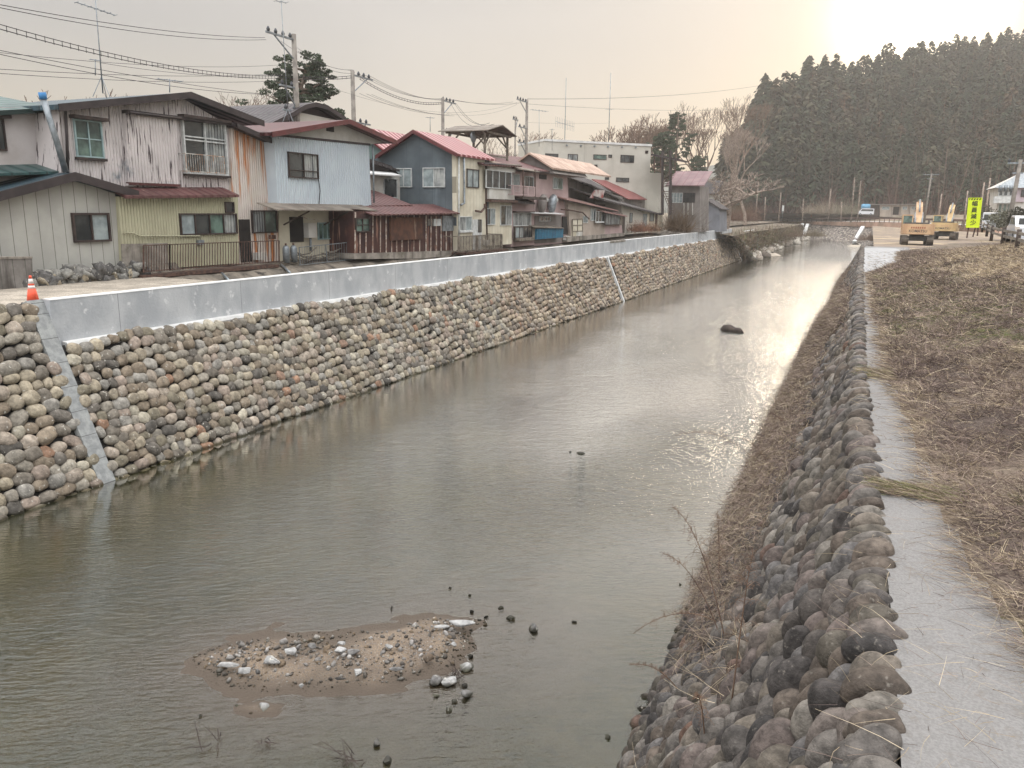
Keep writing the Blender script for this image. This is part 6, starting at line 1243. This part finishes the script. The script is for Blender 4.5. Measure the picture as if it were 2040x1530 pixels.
for j, s in enumerate(rest):
    V, Fq, C = protos[j % 5]; a = rf.uniform(0, 6.28); c_, s_ = math.cos(a), math.sin(a); Rm_ = np.array([[c_, s_, 0], [-s_, c_, 0], [0, 0, 1]]); Vs.append((V@Rm_)*s[3]+np.array(s[:3])); Fs.append(Fq+off); off += len(V); tint = np.array([1.25, .85, .75]) if rf.random() < .22+.3*(s[4] < .4) else np.ones(3); Cs.append(C*tint)
np_mesh('cedar_forest', np.concatenate(Vs), np.concatenate(Fs), M['needles'], np.concatenate(Cs), kind='stuff')
# brown bare undergrowth and pale trunks at the hill foot
n = 9000; px = rf.uniform(1470, 2120, n); tt = rf.uniform(0, .30, n)**1.; P0 = np.array([hill(a, b) for a, b in zip(px, tt)]); D1 = unit(np.stack([rf.normal(0, .25, n), rf.normal(0, .25, n), np.ones(n)], 1)); D2 = rf.normal(0, .15, (n, 3))
BR = np.array([lin(96,70,62), lin(82,64,56), lin(110,86,76), lin(66,56,48)]); ribbons('hill_brush', P0, D1, D2, rf.uniform(2, 9, n), rf.uniform(.12, .45, n), BR[rf.integers(0, 4, n)]*rf.uniform(.7, 1.1, (n, 1)), M['blade'], kind='stuff')
n = 260; px = rf.uniform(1480, 2060, n); P0 = np.array([hill(a, b)-Vector((0, 0, 0)) for a, b in zip(px, rf.uniform(0, .12, n))]); ribbons('pale_saplings', P0, unit(np.stack([rf.normal(0, .05, n), rf.normal(0, .05, n), np.ones(n)], 1)), rf.normal(0, .03, (n, 3)), rf.uniform(8, 18, n), .22, np.tile(np.array(lin(120,100,88)), (n, 1))*rf.uniform(.7, 1.1, (n, 1)), M['blade'], kind='stuff')
n = len(SCRUB); ribbons('bank_scrub', SCRUB, unit(RNG.normal(0, .6, (n, 3))+np.array([0, 0, .8])), RNG.normal(0, .5, (n, 3)), RNG.uniform(.3, 1.1, n), .09, np.array([lin(104,88,74), lin(84,74,62), lin(124,106,86), lin(92,94,66)])[RNG.integers(0, 4, n)], M['blade'], kind='stuff')
# shrubs round the far banks and at the end of the house row
def shrub(c, r_, hgt, col, n_, lab, seed, wd=.02):
    rg = np.random.default_rng(seed); P0 = np.array(c)+rg.normal(0, 1, (n_, 3))*np.array([r_*.45, r_*.45, .05*hgt]); D1 = unit(rg.normal(0, .55, (n_, 3))+np.array([0, 0, .9])); D2 = rg.normal(0, .4, (n_, 3)); C = np.array(col)[None]*rg.uniform(.6, 1.2, (n_, 1))
    tag(ribbons('shrub', P0, D1, D2, rg.uniform(.3, 1, n_)*hgt, wd, C, M['blade']), lab, 'shrub')
for i, (px_, py_, d, r_, h_, col, n_, lab) in enumerate(((1350,458,98,1.6,2.6,lin(96,78,60),1500,'tall brown shrub under the grey two-storey house'),(1375,459,104,1.5,2.2,lin(84,72,56),1200,'dense brown shrub before the grey two-storey house, right of the tall one'),(1275,460,84,1.2,1.1,lin(128,92,74),800,'low reddish-brown shrub near the end of the row'),(1300,459,88,1.,1.0,lin(120,98,80),700,'low dry shrub beside the cream end house'),(1480,438,190,3.5,3.,lin(112,86,72),1500,'reddish-brown bush behind the end of the wall'),(1465,430,200,3,3.4,lin(88,80,60),1300,'olive-brown bush left of the reddish one'),(1620,470,205,3,1.6,lin(110,98,78),700,'dry brush on the far wall foot'),(1740,478,180,4,1.6,lin(120,100,84),900,'purplish dry brush over the far wall near the yard'),(1550,470,190,5,2.,lin(112,92,76),1400,'brown brush covering the far earth bank'),(1515,476,160,2.5,1.2,lin(98,100,70),700,'greenish scrub beside the pale slab'),(1640,424,262,6,3.5,lin(140,128,112),1500,'pale thicket beyond the far road'),(1690,424,262,6,3.,lin(128,122,104),1300,'greyish thicket left of the small white van'))):
    g = D(px_, py_, d); shrub((g.x, g.y, g.z), r_, h_, col, n_, lab, 100+i, .012*d/40)
# clipped dark shrub and garden bushes on the right
for i, (px_, py_, d, r_, h_, lab) in enumerate(((2030,440,55,.75,.9,'dark domed shrub behind the white car at the right edge'),(1968,440,105,1.6,2.2,'dark evergreen bush behind the yellow sign'),(2000,444,80,1.8,.9,'low grey-green bushes between the van and the white house'))):
    rg = np.random.default_rng(60+i); g = D(px_, py_, d); e = empty('garden_shrub', (g.x, g.y, RZ), lab, 'shrub'); cs = [(g.x+rg.normal(0, r_*.3), g.y+rg.normal(0, r_*.3), g.z+rg.uniform(-.4, .9)*h_*.6) for _ in range(14)]; V, Fq = leafy_clumps(cs, [r_*.55]*14, 160, .14, rg, .8); np_mesh('foliage', V, Fq, M['needles'], np.repeat(np.array([lin(72,70,60) if i != 2 else lin(104,104,88)])*rg.uniform(.6, 1.3, (len(V)//4, 1)), 4, 0), parent=e); m = MB(); m.tube([(g.x, g.y, RZ-.1), (g.x, g.y, g.z)], .06, 6); m.build('stem', M['bark'], e)
# ================================================================== ROCKS, GRAVEL, DEBRIS
RKC = np.array([lin(168,164,156), lin(138,134,128), lin(116,112,108), lin(190,186,180)])
def rock(px, py, wpx, hpx, label, col, seed, z=0., name='rock', sink=.25, group=None, boxy=.42):
    rg = np.random.default_rng(seed); g = U(px, py, 'z', z); dist = (g-Vector((0,0,ZC))).length; a = wpx/2/F_*dist; b = hpx/2/F_*dist; V, Fc = ico(3)
    for _q in range(13):
        n_ = rg.normal(0, 1, 3); n_ /= np.linalg.norm(n_); V = V-np.maximum(V@n_-rg.uniform(.42, .78), 0)[:, None]*n_
    V = V*1.3
    e_ = np.array([[math.cos(YAW), math.sin(YAW), 0], [-math.sin(YAW), math.cos(YAW), 0], [0, 0, 1.]]); k__ = .66 if wpx < 17 else .80; a *= k__; b *= k__; A_ = e_*np.array([a, b*1.2, b])[:, None]
    B = V; K = rg.normal(0, 1.6, (5, 3)); s_ = 1+.05*np.sin(V@K.T+rg.uniform(0, 6.28, 5)).sum(1)*.6; th = rg.uniform(-.5, .5); B = B/np.maximum(1, np.linalg.norm(B, axis=1, keepdims=True)*.82); P = (B*s_[:, None])@A_+np.array(g)+np.array([0, 0, b*(1-2*sink)])
    return tag(np_mesh(name, P, Fc, M['stone'], np.tile(np.array(col), (len(P), 1)), False), label, 'rock', group)
WH, GY_, DK, BN = lin(146,145,143), lin(108,106,104), lin(76,73,70), lin(98,86,74)
rocks = [(1212,1470,14,14,'lone pebble at the foot of the right wall, bottom edge',GY_),(893,1362,42,24,'pale angular rock, largest right of the gravel bar',WH),(868,1360,28,28,'grey rock tucked left of the largest pale one',GY_),(929,1333,32,20,'pale flat rock at the right tip of the bar',WH),(930,1387,26,22,'mottled rock standing in water below the bar tip',GY_),(895,1414,16,18,'small pale rock, lowest of the cluster right of the bar',WH),(925,1368,16,14,'dark wet rock between two pale ones',DK),(870,1387,14,12,'small rounded stone under the largest pale rock',WH),(906,1399,14,12,'small grey stone above the lowest pale one',GY_),(1062,1256,20,20,'lone dark-topped rock in open water right of the bar',GY_),(935,1187,10,7,'small dark rock above the bar',DK),(896,1172,10,6,'tiny dark stone, farthest above the bar',DK),(780,1214,5,14,'thin dark stub sticking up above the bar',DK),(998,1212,14,9,'small grey rock right of the dark pile',GY_),(1018,1232,20,11,'grey slab at the right end of the dark pile',GY_),(940,1220,16,10,'dark rock topping the pile at the bar tip',DK),(968,1230,14,9,'dark rock inside the pile at the bar tip',DK),(955,1238,12,8,'dark flat rock at the left of the pile',DK),(1157,904,22,7,'low grey stone breaking the surface in mid river',GY_),(1136,901,7,6,'small dark stone left of the low grey one in mid river',DK),(750,1484,18,18,'lone grey block in the shallows at the bottom',GY_),(772,1518,24,18,'grey rock at the very bottom edge',GY_),(527,1415,26,22,'white angular rock on the small islet',WH),(500,1423,12,10,'brown stone left of the white rock on the islet',BN),(472,1408,10,8,'small pale stone at the islet edge',WH),(398,1428,10,8,'small pebble left of the islet',GY_),(392,1311,14,12,'brown round stone at the left end of the bar',BN),(1145,1240,16,8,'dark pebble right of the lone rock',DK),(1355,1165,8,6,'pebble in open water near the weeds',DK),(938,1310,14,12,'dark rock at the right shore of the bar',DK)]
for i, (a, b, c_, d, lab, col) in enumerate(rocks): rock(a, b, c_, d, lab, col, 200+i)
bars = [(455,1327,52,12,'long pale slab, furthest left on the gravel bar',WH),(540,1318,46,16,'pale slab second from left on the gravel bar',WH),(577,1300,30,17,'brightest white slab on the bar',WH),(595,1291,16,14,'grey block beside the brightest white slab',GY_),(488,1337,36,14,'white split slab below the second one',WH),(515,1340,14,16,'grey wedge right of the split slab',GY_),(623,1288,20,12,'grey flat stone on the bar top',GY_),(678,1296,24,16,'bluish white stone in the middle of the bar',WH),(680,1283,26,8,'thin pale stone above the bluish one',WH),(705,1300,36,14,'broad grey stone on the bar',GY_),(713,1342,20,18,'lone white pyramid-shaped stone on the lower bar',WH),(880,1250,34,8,'low pale crust on the upper right of the bar',WH),(925,1244,70,13,'long white crust along the upper right edge of the bar',WH),(790,1334,30,8,'thin flat grey slab on the bar',GY_),(774,1290,18,10,'pair-like pale stone right of the centre',WH),(792,1288,14,12,'dark stone right of the pale pair',DK),(905,1284,16,11,'white stone at the right end of the bar',WH),(855,1312,22,20,'pile of angular brown stones on the right of the bar',BN),(676,1353,26,8,'short piece of dark driftwood on the lower bar',DK),(600,1368,16,10,'striped pale stone at the lower edge',WH)]
for i, (a, b, c_, d, lab, col) in enumerate(bars): rock(a, b, c_, d, lab, col, 300+i, .15, sink=.3)
rg = np.random.default_rng(8)
bp = np.array(BAR); n = 6500; x = rg.uniform(bp[:, 0].min()-.3, bp[:, 0].max()+.5, n); y = rg.uniform(bp[:, 1].min()-.4, bp[:, 1].max()+.3, n); P_px = sdf_poly(BAR, x, y); dn = fbm(x, y, 1.6, 71, 3)
ok = (P_px > .05) & (dn > rg.uniform(-1.0, .9, n)); x, y = x[ok], y[ok]; n = len(x); z = np.maximum(bed_h(x, y), -.02); e = rg.normal(0, 1, (n, 3, 3)); q_, _ = np.linalg.qr(e); sz = (.007+rg.exponential(.010, n))*np.clip(.35+sdf_poly(BAR, x, y)*2.2, .35, 1.1); A_ = q_*sz[:, None, None]*np.array([1.3, 1, .7])[None, :, None]
v, f, c = cobbles(np.stack([x, y, z+sz*.25], 1), A_, 1, rg, boxy=.6, palette=np.array([lin(118,114,110), lin(98,92,86), lin(138,134,130), lin(80,75,70), lin(112,98,82)]), pw=None, lump=.1); np_mesh('gravel', v, f, M['stone'], c, False, kind='stuff')
# floating log, drift twigs
g = U(1458, 660, 'z', .05); e = empty('floating_log', g, 'dark sunken log lying in mid river', 'log'); m = MB(); a, b = U(1436, 656, 'z', .05), U(1482, 664, 'z', .0); m.tube([a, a.lerp(b,.15)+Vector((0,0,.10)), a.lerp(b,.4)+Vector((0,0,.12)), a.lerp(b,.6)+Vector((0,0,.05)), a.lerp(b,.8)+Vector((0,0,.07)), b], [.03,.24,.28,.2,.24,.05], 9); m.build('log', M['dark_wood'], e); m = MB(); m.tube([a, a-(b-a)*.12+Vector((0,0,.06))], [.04,.015], 5); m.build('stub', M['dark_wood'], e)
def drift(px, py, w, n_, seed, lab):
    r = random.Random(seed); g = U(px, py, 'z', .03); m = MB(); s_ = w/F_*(g-Vector((0,0,ZC))).length
    for i in range(n_): p = g+Vector((r.gauss(0,.2)*s_, r.gauss(0,.2)*s_, 0)); q = p+Vector((r.gauss(0,.5)*s_, r.gauss(0,.4)*s_, abs(r.gauss(0,.28))*s_)); m.tube([p, p.lerp(q,.5)+Vector((0,0,.02)), q], [.008,.006,.002], 4)
    tag(m.build('driftwood', M['dark_wood']), lab, 'driftwood')
drift(523, 1478, 30, 7, 1, 'forked dry twig standing in the shallows under the islet'); drift(702, 1515, 50, 16, 2, 'tangle of dark twigs at the bottom edge'); drift(425, 1480, 50, 7, 3, 'thin twigs lying flat at the lower left'); drift(905, 1350, 40, 18, 4, 'dark twigs caught among the rocks at the bar tip'); drift(732, 1340, 18, 5, 6, 'small brown twigs on the lower bar')
# far scree
x = []; 
for i in range(110): t_ = rg.uniform(0, 1); px_ = 1495+115*t_; py_ = 520-47*t_**.8; w = U(px_+rg.normal(0, 5), py_-rg.uniform(-2, 6), 'z', .1); x.append(tuple(w))
x = np.array(x); n = len(x); q_, _ = np.linalg.qr(rg.normal(0, 1, (n, 3, 3))); A_ = q_*rg.uniform(.25, .95, (n, 1, 1)); v, f, c = cobbles(x, A_, 2, rg, boxy=.5, palette=np.array([lin(150,140,128), lin(178,170,158), lin(120,110,100)]), pw=None, lump=.12); np_mesh('bank_scree', v, f, M['stone'], c, False, kind='stuff')
# dead leaves and twigs drifted over the path
n = 150; y = 4.6*(60/4.6)**rg.uniform(0, 1, n)**.8; xx = rg.uniform(.55, 1.5, n)*1.0; P0 = np.stack([xx, y, np.full(n, 4.236)], 1); th = rg.uniform(0, 6.28, n); ribbons('path_litter', P0, np.stack([np.cos(th), np.sin(th), 0*th+.02], 1), rg.normal(0, .1, (n, 3))*np.array([1, 1, 0]), rg.uniform(.02, .12, n), .006, PURP[rg.integers(0, 4, n)], M['blade'], kind='stuff')
# ================================================================== HAZE
HAZE = 0.00045
if HAZE:
    m = MB(); m.box((-420, -45, -2), (420, 700, 175)); hz = m.build('haze', [], kind='stuff')
    hm = bpy.data.materials.new('haze_air'); hm.use_nodes = True; t_ = hm.node_tree; t_.nodes.clear(); o_ = t_.nodes.new('ShaderNodeOutputMaterial'); v_ = t_.nodes.new('ShaderNodeVolumePrincipled'); v_.inputs['Color'].default_value = (.96, .93, .90, 1); v_.inputs['Density'].default_value = HAZE; v_.inputs['Anisotropy'].default_value = .55
    t_.links.new(v_.outputs[0], o_.inputs['Volume']); hz.data.materials.append(hm); hz.display_type = 'WIRE'
